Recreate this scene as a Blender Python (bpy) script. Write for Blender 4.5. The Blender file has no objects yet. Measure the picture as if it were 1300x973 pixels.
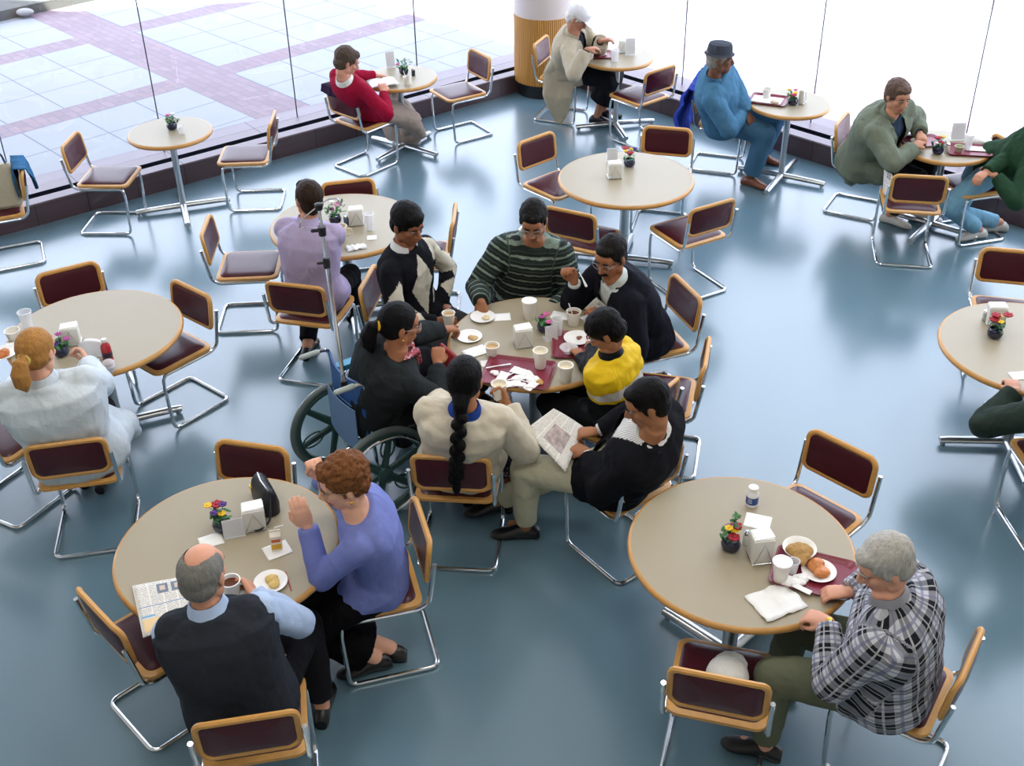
import bpy, bmesh, math, random
import numpy as np
from mathutils import Vector as V, Matrix, noise, Quaternion
random.seed(7)
PI = math.pi; LOG = False
scene = bpy.context.scene
COL = scene.collection
# ------------------------------------------------------------------ camera
IW, IH = 1300, 973
F_PX, PITCH, ROLL, CAM_H = 1461.39, 0.562914, -0.0178591, 4.41721
CX0, CY0 = 650.0, 441.5
_f = V((0, math.cos(PITCH), -math.sin(PITCH))); _r = V((1, 0, 0)); _u = _r.cross(_f)
R2 = _r*math.cos(ROLL) + _u*math.sin(ROLL)
U2 = -_r*math.sin(ROLL) + _u*math.cos(ROLL)
def at(u, v, z):
    """place in the room that the photo shows at u, v, for a thing at height z"""
    d = R2*((u-CX0)/F_PX) - U2*((v-CY0)/F_PX) + _f
    t = (z-CAM_H)/d.z
    return V((0, 0, CAM_H)) + d*t
cam = bpy.data.cameras.new('camera'); co = bpy.data.objects.new('camera', cam); COL.objects.link(co)
cam.sensor_fit = 'HORIZONTAL'; cam.sensor_width = 36; cam.lens = F_PX/IW*36
cam.shift_y = (CY0-IH/2)/IW
M = Matrix((R2, U2, -_f)).transposed().to_4x4(); M.translation = V((0, 0, CAM_H)); co.matrix_world = M
cam.clip_end = 300
scene.camera = co
vs = scene.view_settings
vs.view_transform = 'Standard'; vs.look = 'None'; vs.gamma = 1; vs.use_curve_mapping = False
vs.exposure = 0.0

# ------------------------------------------------------------------ materials
MATS = {}
def srgb(h):
    if isinstance(h, str):
        c = [int(h[i:i+2], 16)/255 for i in (0, 2, 4)]
        return tuple((x/12.92 if x < .04045 else ((x+.055)/1.055)**2.4) for x in c)
    return h
def mat(name, col, rough=.5, metal=0, nz=0, nscale=40, bump=0, bscale=60, spec=.5, sheen=0, alpha=1, trans=0, coat=0, stretch=None):
    if name in MATS: return MATS[name]
    m = bpy.data.materials.new(name); m.use_nodes = True; nt = m.node_tree; N = nt.nodes; L = nt.links
    p = N['Principled BSDF']; c = srgb(col)
    p.inputs['Base Color'].default_value = (*c, 1); p.inputs['Roughness'].default_value = rough
    p.inputs['Metallic'].default_value = metal; p.inputs['Specular IOR Level'].default_value = spec
    if sheen: p.inputs['Sheen Weight'].default_value = sheen
    if coat: p.inputs['Coat Weight'].default_value = coat; p.inputs['Coat Roughness'].default_value = .15
    if trans: p.inputs['Transmission Weight'].default_value = trans; p.inputs['IOR'].default_value = 1.2
    if alpha < 1: p.inputs['Alpha'].default_value = alpha
    tc = N.new('ShaderNodeTexCoord'); vec = tc.outputs['Object']
    if stretch:
        mp = N.new('ShaderNodeMapping'); mp.inputs['Scale'].default_value = stretch; L.new(vec, mp.inputs['Vector']); vec = mp.outputs['Vector']
    if nz:
        n = N.new('ShaderNodeTexNoise'); n.inputs['Scale'].default_value = nscale; n.inputs['Detail'].default_value = 4
        L.new(vec, n.inputs['Vector'])
        mx = N.new('ShaderNodeMix'); mx.data_type = 'RGBA'
        mx.inputs[6].default_value = (*[x*(1-nz) for x in c], 1); mx.inputs[7].default_value = (*[min(1, x*(1+nz)) for x in c], 1)
        L.new(n.outputs['Fac'], mx.inputs[0]); L.new(mx.outputs[2], p.inputs['Base Color'])
    if bump:
        n = N.new('ShaderNodeTexNoise'); n.inputs['Scale'].default_value = bscale; n.inputs['Detail'].default_value = 3
        L.new(vec, n.inputs['Vector'])
        b = N.new('ShaderNodeBump'); b.inputs['Strength'].default_value = bump; b.inputs['Distance'].default_value = .01
        L.new(n.outputs['Fac'], b.inputs['Height']); L.new(b.outputs['Normal'], p.inputs['Normal'])
    MATS[name] = m
    return m
def nodes_of(m): return m.node_tree.nodes, m.node_tree.links, m.node_tree.nodes['Principled BSDF']
def math_node(N, L, op, a, b=None, c=None):
    n = N.new('ShaderNodeMath'); n.operation = op
    for i, x in enumerate((a, b, c)):
        if x is None: continue
        if isinstance(x, (int, float)): n.inputs[i].default_value = x
        else: L.new(x, n.inputs[i])
    return n.outputs[0]
def mixc(N, L, fac, a, b):
    mx = N.new('ShaderNodeMix'); mx.data_type = 'RGBA'
    for i, x in ((0, fac), (6, a), (7, b)):
        if isinstance(x, tuple): mx.inputs[i].default_value = (*x, 1)
        elif isinstance(x, (int, float)): mx.inputs[i].default_value = x
        else: L.new(x, mx.inputs[i])
    return mx.outputs[2]

chrome = mat('chrome', (.72, .74, .76), .16, 1)
steel = mat('brushed_steel', (.55, .58, .6), .28, 1)
oak = mat('oak', 'c9954f', .38, nz=.18, nscale=9, stretch=(3, 3, 18), spec=.5)
oak_edge = mat('oak_edge', 'c2904f', .35, nz=.2, nscale=12, spec=.5)
vinyl = mat('burgundy_vinyl', '45161f', .33, bump=.05, bscale=200, spec=.4)
lamin = mat('greige_laminate', 'a0967f', .4, nz=.04, nscale=150, spec=.4)
black = mat('black_plastic', '15151a', .45)
blackcloth = mat('black_cloth', '121217', .85, bump=.2, bscale=90, sheen=.1)
foam = mat('white_foam', 'e9e6dc', .6)
paper = mat('white_paper', 'eeeeea', .7, bump=.15, bscale=30)
china = mat('white_china', 'f0f0ee', .3)
tray_m = mat('maroon_plastic', '7a2436', .35, spec=.5)
navy = mat('navy_glaze', '10183a', .12, spec=.8)
leaf = mat('leaf', '2f6a2c', .5, nz=.4, nscale=30)
steelwhite = mat('white_enamel', 'd9d8d0', .3)
clear = mat('clear_plastic', 'f4f6f8', .12, alpha=.38, spec=.8)
coffee = mat('coffee', '5a2c12', .2)
gold = mat('gold', 'd8a83a', .25, 1)

# ------------------------------------------------------------------ mesh builder
class MB:
    def __init__(s): s.v = []; s.f = []; s.m = []
    def add(s, vs, fs, mi=0):
        b = len(s.v); s.v += [V(x) for x in vs]; s.f += [tuple(b+i for i in f) for f in fs]; s.m += [mi]*len(fs); return s
    def loops(s, loops, closed=True, caps=True, mi=0, ring=False):
        n = len(loops[0]); vs = [p for l in loops for p in l]; fs = []
        K = len(loops)
        for i in range(K if ring else K-1):
            j2 = (i+1) % K
            for j in range(n if closed else n-1):
                k = (j+1) % n
                fs.append((i*n+j, i*n+k, j2*n+k, j2*n+j))
        if caps and not ring:
            fs.append(tuple(range(n-1, -1, -1))); fs.append(tuple((K-1)*n+j for j in range(n)))
        return s.add(vs, fs, mi)
    def box(s, c, size, rot=None, mi=0):
        hx, hy, hz = [x/2 for x in size]; R = rot or Matrix.Identity(3)
        vs = [V(c)+R @ V((x*hx, y*hy, z*hz)) for x in (-1, 1) for y in (-1, 1) for z in (-1, 1)]
        return s.add(vs, [(0, 1, 3, 2), (4, 6, 7, 5), (0, 4, 5, 1), (2, 3, 7, 6), (0, 2, 6, 4), (1, 5, 7, 3)], mi)
    def ell(s, c, r, R=None, seg=16, rings=10, mi=0):
        R = R or Matrix.Identity(3); c = V(c)
        if isinstance(r, (int, float)): r = (r, r, r)
        vs = [c+R @ V((0, 0, r[2]))]
        for i in range(1, rings):
            a = PI*i/rings
            for j in range(seg):
                b = 2*PI*j/seg; vs.append(c+R @ V((r[0]*math.sin(a)*math.cos(b), r[1]*math.sin(a)*math.sin(b), r[2]*math.cos(a))))
        vs.append(c-R @ V((0, 0, r[2]))); fs = []
        for j in range(seg): fs.append((0, 1+j, 1+(j+1) % seg))
        for i in range(rings-2):
            for j in range(seg):
                a = 1+i*seg; fs.append((a+j, a+seg+j, a+seg+(j+1) % seg, a+(j+1) % seg))
        e = len(vs)-1; a = 1+(rings-2)*seg
        for j in range(seg): fs.append((e, a+(j+1) % seg, a+j))
        return s.add(vs, fs, mi)
    def tube(s, pts, r, seg=10, closed=False, mi=0, flat=1.0, up=None, round_ends=False):
        pts = [V(p) for p in pts]; n = len(pts)
        rs = r if isinstance(r, (list, tuple)) else [r]*n
        if round_ends and not closed:
            p2, r2 = [], []
            for i, (p, q, d) in enumerate(((pts[0], pts[1], 1),)):
                t = (q-p).normalized()
                for a in (80, 60, 40, 20): p2.append(p-t*rs[0]*math.sin(math.radians(a))); r2.append(rs[0]*math.cos(math.radians(a)))
            p2 += pts; r2 += list(rs); t = (pts[-1]-pts[-2]).normalized()
            for a in (20, 40, 60, 80): p2.append(pts[-1]+t*rs[-1]*math.sin(math.radians(a))); r2.append(rs[-1]*math.cos(math.radians(a)))
            pts, rs, n = p2, r2, len(p2)
        T = []
        for i in range(n):
            a = pts[(i-1) % n] if (i > 0 or closed) else pts[i]; b = pts[(i+1) % n] if (i < n-1 or closed) else pts[i]
            t = (b-a); T.append(t.normalized() if t.length > 1e-9 else V((0, 0, 1)))
        ref = V(up) if up else (V((0, 0, 1)) if abs(T[0].z) < .9 else V((1, 0, 0)))
        x = (ref - T[0]*ref.dot(T[0])).normalized(); loops = []
        for i in range(n):
            if i:
                q = T[i-1].rotation_difference(T[i]); x = q @ x
                x = (x - T[i]*x.dot(T[i])).normalized()
            y = T[i].cross(x)
            loops.append([pts[i]+(x*math.cos(2*PI*j/seg)*flat+y*math.sin(2*PI*j/seg))*rs[i] for j in range(seg)])
        return s.loops(loops, ring=closed, mi=mi)
    def cap(s, a, ra, b, rb, seg=12, mi=0):
        return s.tube([a, b], [ra, rb], seg, mi=mi, round_ends=True)
    def lathe(s, prof, c=(0, 0, 0), seg=24, mi=0, R=None):
        R = R or Matrix.Identity(3); c = V(c)
        return s.loops([[c+R @ V((max(r, 1e-4)*math.cos(2*PI*j/seg), max(r, 1e-4)*math.sin(2*PI*j/seg), z)) for j in range(seg)] for r, z in prof], mi=mi)
    def loft(s, cs, ws, ds, left, seg=24, ex=2.3, mi=0, fixed_up=None):
        """stack of flattened rounded sections; left = sideways axis"""
        cs = [V(c) for c in cs]; n = len(cs); loops = []
        for i in range(n):
            t = (cs[min(i+1, n-1)]-cs[max(i-1, 0)]).normalized()
            lf = left[i] if isinstance(left, list) else left
            l = (lf - t*lf.dot(t)).normalized(); f = l.cross(t)
            lp = []
            for j in range(seg):
                a = 2*PI*j/seg; ca, sa = math.cos(a), math.sin(a)
                lp.append(cs[i]+l*ws[i]*math.copysign(abs(ca)**(2/ex), ca)+f*ds[i]*math.copysign(abs(sa)**(2/ex), sa))
            loops.append(lp)
        return s.loops(loops, mi=mi)
    def build(s, name, mats, parent=None, origin=None, smooth=True, bevel=0, bseg=2, solid=0, sub=0, auto=35):
        if not isinstance(mats, (list, tuple)): mats = [mats]
        me = bpy.data.meshes.new(name)
        o0 = V(origin) if origin is not None else V((0, 0, 0))
        me.from_pydata([tuple(v-o0) for v in s.v], [], s.f)
        for m in mats: me.materials.append(m)
        me.polygons.foreach_set('material_index', s.m)
        bm = bmesh.new(); bm.from_mesh(me); bmesh.ops.recalc_face_normals(bm, faces=bm.faces)
        if bevel:
            ed = [e for e in bm.edges if len(e.link_faces) == 2 and e.calc_face_angle(0) > .6]
            bmesh.ops.bevel(bm, geom=ed, offset=bevel, segments=bseg, profile=.6, affect='EDGES')
        bm.to_mesh(me); bm.free()
        if smooth:
            me.polygons.foreach_set('use_smooth', [True]*len(me.polygons))
            if auto: me.set_sharp_from_angle(angle=math.radians(auto))
        o = bpy.data.objects.new(name, me); COL.objects.link(o)
        if parent: o.parent = parent
        if solid: md = o.modifiers.new('s', 'SOLIDIFY'); md.thickness = solid; md.offset = 0
        if sub: md = o.modifiers.new('d', 'SUBSURF'); md.levels = sub; md.render_levels = sub
        return o
def Rz(a): return Matrix.Rotation(a, 3, 'Z')
def fillet(pts, r, n=5):
    pts = [V(p) for p in pts]; out = [pts[0]]
    for i in range(1, len(pts)-1):
        a, b, c = pts[i-1], pts[i], pts[i+1]; d1 = (a-b); d2 = (c-b)
        rr = min(r, d1.length*.45, d2.length*.45); p, q = b+d1.normalized()*rr, b+d2.normalized()*rr
        for k in range(n+1):
            t = k/n; out.append(p*(1-t)**2+b*2*t*(1-t)+q*t*t)
    out.append(pts[-1]); return out
def rrect(w, h, r, n=5):
    out = []
    for cx, cy, a0 in ((w/2-r, h/2-r, 0), (-w/2+r, h/2-r, 90), (-w/2+r, -h/2+r, 180), (w/2-r, -h/2+r, 270)):
        for k in range(n+1):
            a = math.radians(a0+90*k/n); out.append((cx+r*math.cos(a), cy+r*math.sin(a)))
    return out
def tag(o, label=None, cat=None, group=None, kind=None):
    if label: o['label'] = label
    if cat: o['category'] = cat
    if group: o['group'] = group
    if kind: o['kind'] = kind
    return o
def empty(name, loc, rz=0, label=None, cat=None, group=None):
    o = bpy.data.objects.new(name, None); COL.objects.link(o); o.location = loc; o.rotation_euler = (0, 0, rz)
    o.empty_display_size = .05
    return tag(o, label, cat, group)
KIDS = {}
def kids(o): return [c for c in bpy.data.objects if c.parent == o]
def copy_tree(o, parent=None, memo=None):
    if memo is None:
        memo = {}
        for c in bpy.data.objects:
            if c.parent: memo.setdefault(c.parent.name, []).append(c)
    c = o.copy(); COL.objects.link(c); c.parent = parent
    for ch in memo.get(o.name, []): copy_tree(ch, c, memo)
    return c

# ------------------------------------------------------------------ setting
def struct(o): o['kind'] = 'structure'; return o
# floor: blue grey linoleum
fm = mat('blue_linoleum', (.125, .20, .255), .2, spec=.62); N, L, P = nodes_of(fm)
P.inputs['Coat Weight'].default_value = .6; P.inputs['Coat Roughness'].default_value = .2; P.inputs['Coat IOR'].default_value = 1.6
tc = N.new('ShaderNodeTexCoord'); n1 = N.new('ShaderNodeTexNoise'); n1.inputs['Scale'].default_value = 260; n1.inputs['Detail'].default_value = 2
n2 = N.new('ShaderNodeTexNoise'); n2.inputs['Scale'].default_value = 1.3; n2.inputs['Detail'].default_value = 3
L.new(tc.outputs['Object'], n1.inputs['Vector']); L.new(tc.outputs['Object'], n2.inputs['Vector'])
c1 = mixc(N, L, n1.outputs['Fac'], (.085, .160, .205), (.140, .232, .285))
c2 = mixc(N, L, math_node(N, L, 'MULTIPLY', n2.outputs['Fac'], .35), c1, (.115, .198, .245)); L.new(c2, P.inputs['Base Color'])
rr = N.new('ShaderNodeMapRange'); L.new(n2.outputs['Fac'], rr.inputs['Value']); rr.inputs['To Min'].default_value = .16; rr.inputs['To Max'].default_value = .3; L.new(rr.outputs['Result'], P.inputs['Roughness'])

aL = V((.801, .598, 0)); nL = V((-.598, .801, 0)); pL = V((-3.02, 9.97, 0))      # left window wall: along, outward
aR = V((.695, -.72, 0)); nR = V((.72, .695, 0)); pR = V((2.57, 10.59, 0))
GL = .40                                                                        # inner plinth face to glass
def isect(p, a, q, b):
    # 2D line intersection
    d = a.x*b.y-a.y*b.x; t = ((q.x-p.x)*b.y-(q.y-p.y)*b.x)/d; return p+a*t
K0 = isect(pL, aL, pR, aR); K1 = isect(pL+nL*GL, aL, pR+nR*GL, aR)
K2 = isect(pL+nL*.62, aL, pR+nR*.62, aR)
def slab(name, pts, z0, z1, m, **k):
    b = MB(); n = len(pts)
    b.add([(p[0], p[1], z0) for p in pts]+[(p[0], p[1], z1) for p in pts],
          [tuple(range(n-1, -1, -1)), tuple(range(n, 2*n))]+[(i, (i+1) % n, n+(i+1) % n, n+i) for i in range(n)])
    return b.build(name, m, smooth=False, **k)
LW = K1-aL*9.5; RW = K1+aR*9.5
roomL, roomR = LW.x, RW.x
struct(slab('floor', [(roomL, -4), (roomR, -4), (RW.x, RW.y), (K1.x, K1.y), (LW.x, LW.y)], -.15, 0, fm))
wallm = mat('cream_wall', 'd6d0c2', .8, nz=.03, nscale=4)
for nm, a, b in (('wall_back', V((roomL-.2, -4.1, 0)), V((roomR+.2, -4.1, 0))), ('wall_left', V((roomL-.1, -4, 0)), V((roomL-.1, LW.y+.1, 0))), ('wall_right', V((roomR+.1, -4, 0)), V((roomR+.1, RW.y+.1, 0)))):
    d = (b-a); c = (a+b)/2; mb = MB(); mb.box((c.x, c.y, 3.25), (d.length, .2, 6.5), Rz(math.atan2(d.y, d.x))); struct(mb.build(nm, wallm, smooth=False))
s_vec = V((-2.66, 2.95, 0))
roof_pts = [(roomL-1.2, -4.2), (roomR+.2, -4.2), (RW.x+.2, RW.y), (K1.x+.05, K1.y+.1), (-3.1, 12.75), (-9, 14.2), (roomL-9, 12)]  # overhang beyond the left glass is added, shaped to shade the plaza
struct(slab('ceiling_and_shade_roof', roof_pts, 6.5, 6.8, mat('ceiling_white', 'dcdad4', .9)))
# plinth of dark red brown tiles with ledge, slot and outer ledge
tm = mat('plinth_tile', (.075, .045, .055), .28, spec=.6); N, L, P = nodes_of(tm)
tc = N.new('ShaderNodeTexCoord'); uv = tc.outputs['UV']; sx = N.new('ShaderNodeSeparateXYZ'); L.new(uv, sx.inputs[0])
fr = math_node(N, L, 'FRACT', math_node(N, L, 'DIVIDE', sx.outputs[0], .46)); jt = math_node(N, L, 'LESS_THAN', fr, .02)
nn = N.new('ShaderNodeTexNoise'); nn.inputs['Scale'].default_value = 9
c1 = mixc(N, L, nn.outputs['Fac'], (.06, .035, .045), (.10, .062, .07)); L.new(mixc(N, L, jt, c1, (.02, .018, .02)), P.inputs['Base Color'])
ledge = mat('ledge_tile', (.26, .20, .235), .4, spec=.4); N, L, P = nodes_of(ledge)
tc = N.new('ShaderNodeTexCoord'); sx = N.new('ShaderNodeSeparateXYZ'); L.new(tc.outputs['UV'], sx.inputs[0])
fr = math_node(N, L, 'FRACT', math_node(N, L, 'DIVIDE', sx.outputs[0], .92)); jt = math_node(N, L, 'LESS_THAN', fr, .012)
nn = N.new('ShaderNodeTexNoise'); nn.inputs['Scale'].default_value = 6
c1 = mixc(N, L, nn.outputs['Fac'], (.17, .135, .165), (.23, .19, .225)); L.new(mixc(N, L, jt, c1, (.05, .04, .05)), P.inputs['Base Color'])
slotm = mat('slot_dark', (.012, .015, .03), .3)
def plinth(name, p, a, n, t0, t1, e0):
    prof = [(0, 0), (0, .19), (.012, .2), (.14, .2), (.142, .15), (.235, .15), (.237, .2), (.62, .2), (.62, 0)]
    mi = [0, 0, 1, 2, 2, 2, 1, 1]
    mb = MB(); vs_, fs, ms, uvs = [], [], [], []
    for t in (t0, t1):
        for o, z in prof:
            tt = t
            if t == e0[0]: tt = (isect(p+n*o, a, e0[1]+e0[2]*o, e0[3])-p-n*o).dot(a)
            q = p+a*tt+n*o; vs_.append((q.x, q.y, z)); uvs.append(tt)
    k = len(prof)
    for i in range(k-1): mb.add([vs_[i], vs_[i+1], vs_[k+i+1], vs_[k+i]], [(0, 1, 2, 3)], mi[i])
    o = mb.build(name, [tm, ledge, slotm], smooth=False)
    me = o.data; ul = me.uv_layers.new(name='uv')
    for li, lp in enumerate(me.loops):
        c = me.vertices[lp.vertex_index].co; ul.data[li].uv = ((c-p).dot(a), c.z)
    return struct(o)
plinth('trim_1', pL, aL, nL, -7.0, 4.6, (4.6, pR, nR, aR))
plinth('trim_2', pR, aR, nR, -2.9, 8.0, (-2.9, pL, nL, aL))
# glass panes with thin dark joints
gm = bpy.data.materials.new('window_glass'); gm.use_nodes = True; N, L = gm.node_tree.nodes, gm.node_tree.links
N.clear(); out = N.new('ShaderNodeOutputMaterial'); tr = N.new('ShaderNodeBsdfTransparent'); gl = N.new('ShaderNodeBsdfGlossy'); gl.inputs['Roughness'].default_value = .01
tr.inputs['Color'].default_value = (.95, .975, .98, 1)
lw = N.new('ShaderNodeLayerWeight'); lw.inputs['Blend'].default_value = .5; mx = N.new('ShaderNodeMixShader'); fzo = math_node(N, L, 'MULTIPLY_ADD', math_node(N, L, 'POWER', lw.outputs['Facing'], 5.0), .9, .035)
L.new(fzo, mx.inputs[0]); L.new(tr.outputs[0], mx.inputs[1]); L.new(gl.outputs[0], mx.inputs[2]); L.new(mx.outputs[0], out.inputs[0])
joint = mat('mullion_joint', (.03, .03, .06), .5)
wn = 0; tn = 2
def panes(p, a, n, stops):
    global wn, tn
    rot = Rz(math.atan2(a.y, a.x))
    for i in range(len(stops)-1):
        t0, t1 = stops[i], stops[i+1]; c = p+n*GL+a*((t0+t1)/2); wn += 1
        mb = MB(); mb.box((c.x, c.y, .2+3.15), (abs(t1-t0)-.006, .010, 6.3), rot); struct(mb.build('window_%d' % wn, gm, smooth=False))
    for t in stops:
        c = p+n*GL+a*t; tn += 1
        mb = MB(); mb.box((c.x, c.y, .2+3.15), (.007, .014, 6.3), rot); struct(mb.build('trim_%d' % tn, joint, smooth=False))
tl = [(V(q+(0,))-pL).dot(aL) for q in ((-4.43, 9.48), (-3.3, 10.32), (-2.16, 11.17), (-.99, 12.05))]
panes(pL, aL, nL, [tl[0]-4.3, tl[0]-2.87, tl[0]-1.43]+tl+[(K1-pL).dot(aL)])
trr = [(V(q+(0,))-pR).dot(aR) for q in ((1.91, 11.93), (3.02, 10.78), (4.1, 9.65))]
panes(pR, aR, nR, [(K1-pR).dot(aR)]+trr+[trr[2]+1.56, trr[2]+3.1, trr[2]+4.7])
# column
cc = V((.41, 12.36, 0)); cb = MB(); cb.lathe([(.30, 0), (.30, .145)], cc, 48); cb.lathe([(.303, .13), (.303, .137)], cc, 48)
struct(cb.build('trim_20', mat('black_kick', '14181c', .3)))
wm = mat('ribbed_oak', 'cf9442', .42, spec=.4); N, L, P = nodes_of(wm)
tc = N.new('ShaderNodeTexCoord'); sx = N.new('ShaderNodeSeparateXYZ'); L.new(tc.outputs['Object'], sx.inputs[0])
an = math_node(N, L, 'ARCTAN2', sx.outputs[1], sx.outputs[0]); wv = math_node(N, L, 'SINE', math_node(N, L, 'MULTIPLY', an, 90.0))
L.new(mixc(N, L, math_node(N, L, 'MULTIPLY_ADD', wv, .5, .5), srgb('a87433'), srgb('d29a4a')), P.inputs['Base Color'])
bp = N.new('ShaderNodeBump'); bp.inputs['Distance'].default_value = .006; bp.inputs['Strength'].default_value = .8; L.new(wv, bp.inputs['Height']); L.new(bp.outputs[0], P.inputs['Normal'])
cb = MB(); cb.lathe([(.33, .15), (.33, .87)], (0, 0, 0), 72); wo = struct(cb.build('wall_column', wm)); wo.location = cc
cb = MB(); cb.lathe([(.322, .86), (.322, 6.5)], cc, 48); struct(cb.build('wall_column_upper', mat('cream_paint', 'cfc6c4', .6)))
# plaza outside
pm = mat('plaza', (.5, .52, .55), .55, spec=.4); N, L, P = nodes_of(pm)
tc = N.new('ShaderNodeTexCoord'); mp = N.new('ShaderNodeMapping'); mp.vector_type = 'TEXTURE'; mp.inputs['Rotation'].default_value = (0, 0, math.radians(-46.5)); L.new(tc.outputs['Object'], mp.inputs['Vector'])
sx = N.new('ShaderNodeSeparateXYZ'); L.new(mp.outputs[0], sx.inputs[0]); S_, T_ = sx.outputs[0], sx.outputs[1]
def mth(op, a, b=None, c=None): return math_node(N, L, op, a, b, c)
def modp(x, off, per): return mth('MODULO', mth('ADD', x, 1000*per-off), per)
sm = modp(S_, -12.1, 2.34); tmm = modp(T_, 6.08, 4.5)
bandS = mth('LESS_THAN', sm, .36); bandT = mth('LESS_THAN', tmm, .64)
sc_ = modp(mth('SUBTRACT', sm, .36), 0, .66); tc_ = modp(mth('SUBTRACT', tmm, .64), 0, .643)
j = mth('MAXIMUM', mth('LESS_THAN', sc_, .014), mth('LESS_THAN', tc_, .014))
nz_ = N.new('ShaderNodeTexNoise'); nz_.inputs['Scale'].default_value = 1.7; L.new(tc.outputs['Object'], nz_.inputs['Vector'])
conc = mixc(N, L, nz_.outputs['Fac'], (.25, .265, .295), (.30, .315, .335))
conc = mixc(N, L, j, conc, (.10, .11, .17))
bk = N.new('ShaderNodeTexBrick'); bk.inputs['Scale'].default_value = 1; bk.inputs['Brick Width'].default_value = .21; bk.inputs['Row Height'].default_value = .105
bk.inputs['Mortar Size'].default_value = .006; bk.inputs['Color1'].default_value = (.20, .135, .165, 1); bk.inputs['Color2'].default_value = (.24, .17, .20, 1); bk.inputs['Mortar'].default_value = (.14, .12, .17, 1)
L.new(mp.outputs[0], bk.inputs['Vector'])
L.new(mixc(N, L, mth('MAXIMUM', bandS, bandT), conc, bk.outputs['Color']), P.inputs['Base Color'])
p0 = pL+nL*.62; p1 = pR+nR*.62
a0 = p0-aL*16; a1 = p1+aR*16
struct(slab('plaza_paving', [(a0.x, a0.y), (K2.x, K2.y), (a1.x, a1.y), (60, 5), (60, 90), (-60, 90), (-60, 0)], -.2, -.01, pm))
# grey raised island far out on the plaza
ib = slab('concrete_island', [(-9.5, 13.4), (-6.85, 15.35), (-6.42, 15.78), (-5.78, 16.38), (-4.6, 17.6), (-9, 22), (-16, 16)], -.01, .12, mat('grey_concrete', (.085, .085, .075), .8, nz=.1))
tag(ib, 'raised grey paved island on the plaza at the far upper left corner', 'paving')
b = MB(); b.ell((0, 0, .06), (.12, .08, .05), None, 20, 10); st_ = b.build('stone_bollard', mat('pale_stone', (.3, .29, .3), .7)); st_.location = at(33, 21, 0); tag(st_, 'small low stone beside the grey island at the far upper left', 'stone')

# ------------------------------------------------------------------ chair prototype (x forward, y left)
def back_map(y, z):            # curved, slightly raked back panel
    return -.222-.03*(1-(y/.21)**2)-(z-.67)*.12
def make_chair():
    root = empty('cantilever_chair', (0, 0, 0))
    pts = [(-.255, .222, .70), (-.215, .222, .46), (-.165, .215, .425), (.205, .208, .425), (.215, .21, .35), (.20, .212, .013), (-.245, .212, .013),
           (-.245, -.212, .013), (.20, -.212, .013), (.215, -.21, .35), (.205, -.208, .425), (-.165, -.215, .425), (-.215, -.222, .46), (-.255, -.222, .70)]
    mb = MB(); mb.tube(fillet(pts, .05, 5), .0115, 10); fr = mb.build('frame', chrome, root)
    # seat: oak rim and padded vinyl
    def seatloop(w, d, r, x0, z): return [V((x0+a, b_, z+ (.006 if a > 0 else 0)*0)) for a, b_ in rrect(d, w, r, 6)]
    mb = MB(); mb.loops([seatloop(.40, .41, .05, .03, .437), seatloop(.435, .445, .055, .03, .442), seatloop(.435, .445, .055, .03, .458), seatloop(.40, .41, .05, .03, .464)])
    seat = mb.build('seat', oak, root)
    mb = MB(); mb.loops([seatloop(.385, .39, .045, .03, .455), seatloop(.385, .39, .045, .03, .466), seatloop(.36, .365, .04, .03, .474), seatloop(.28, .29, .04, .03, .479), seatloop(.12, .12, .03, .03, .481)])
    mb.build('seat_pad', vinyl, seat)
    # back: oak hoop, vinyl panel both faces
    w, h, zc = .425, .25, .675
    mb = MB(); mb.tube([(back_map(y, zc+z), y, zc+z) for y, z in rrect(w-.03, h-.03, .045, 7)], .0165, 8, closed=True, flat=.85, up=(1, 0, 0)); bkr = mb.build('backrest', oak, root)
    mb = MB(); lo = []
    for s, off in ((1, .006), (.97, .014), (.8, .020), (.4, .022)): lo.append([(back_map(y*s, zc+z*s)+off, y*s, zc+z*s) for y, z in rrect(w-.05, h-.05, .035, 7)])
    lb = [[(back_map(y*s, zc+z*s)-off, y*s, zc+z*s) for y, z in rrect(w-.05, h-.05, .035, 7)] for s, off in ((.4, .012), (.8, .011), (.97, .009), (1, .004))]
    mb.loops(lb+[[V(p) for p in l] for l in lo]); mb.build('back_pad', vinyl, bkr)
    return root
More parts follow.
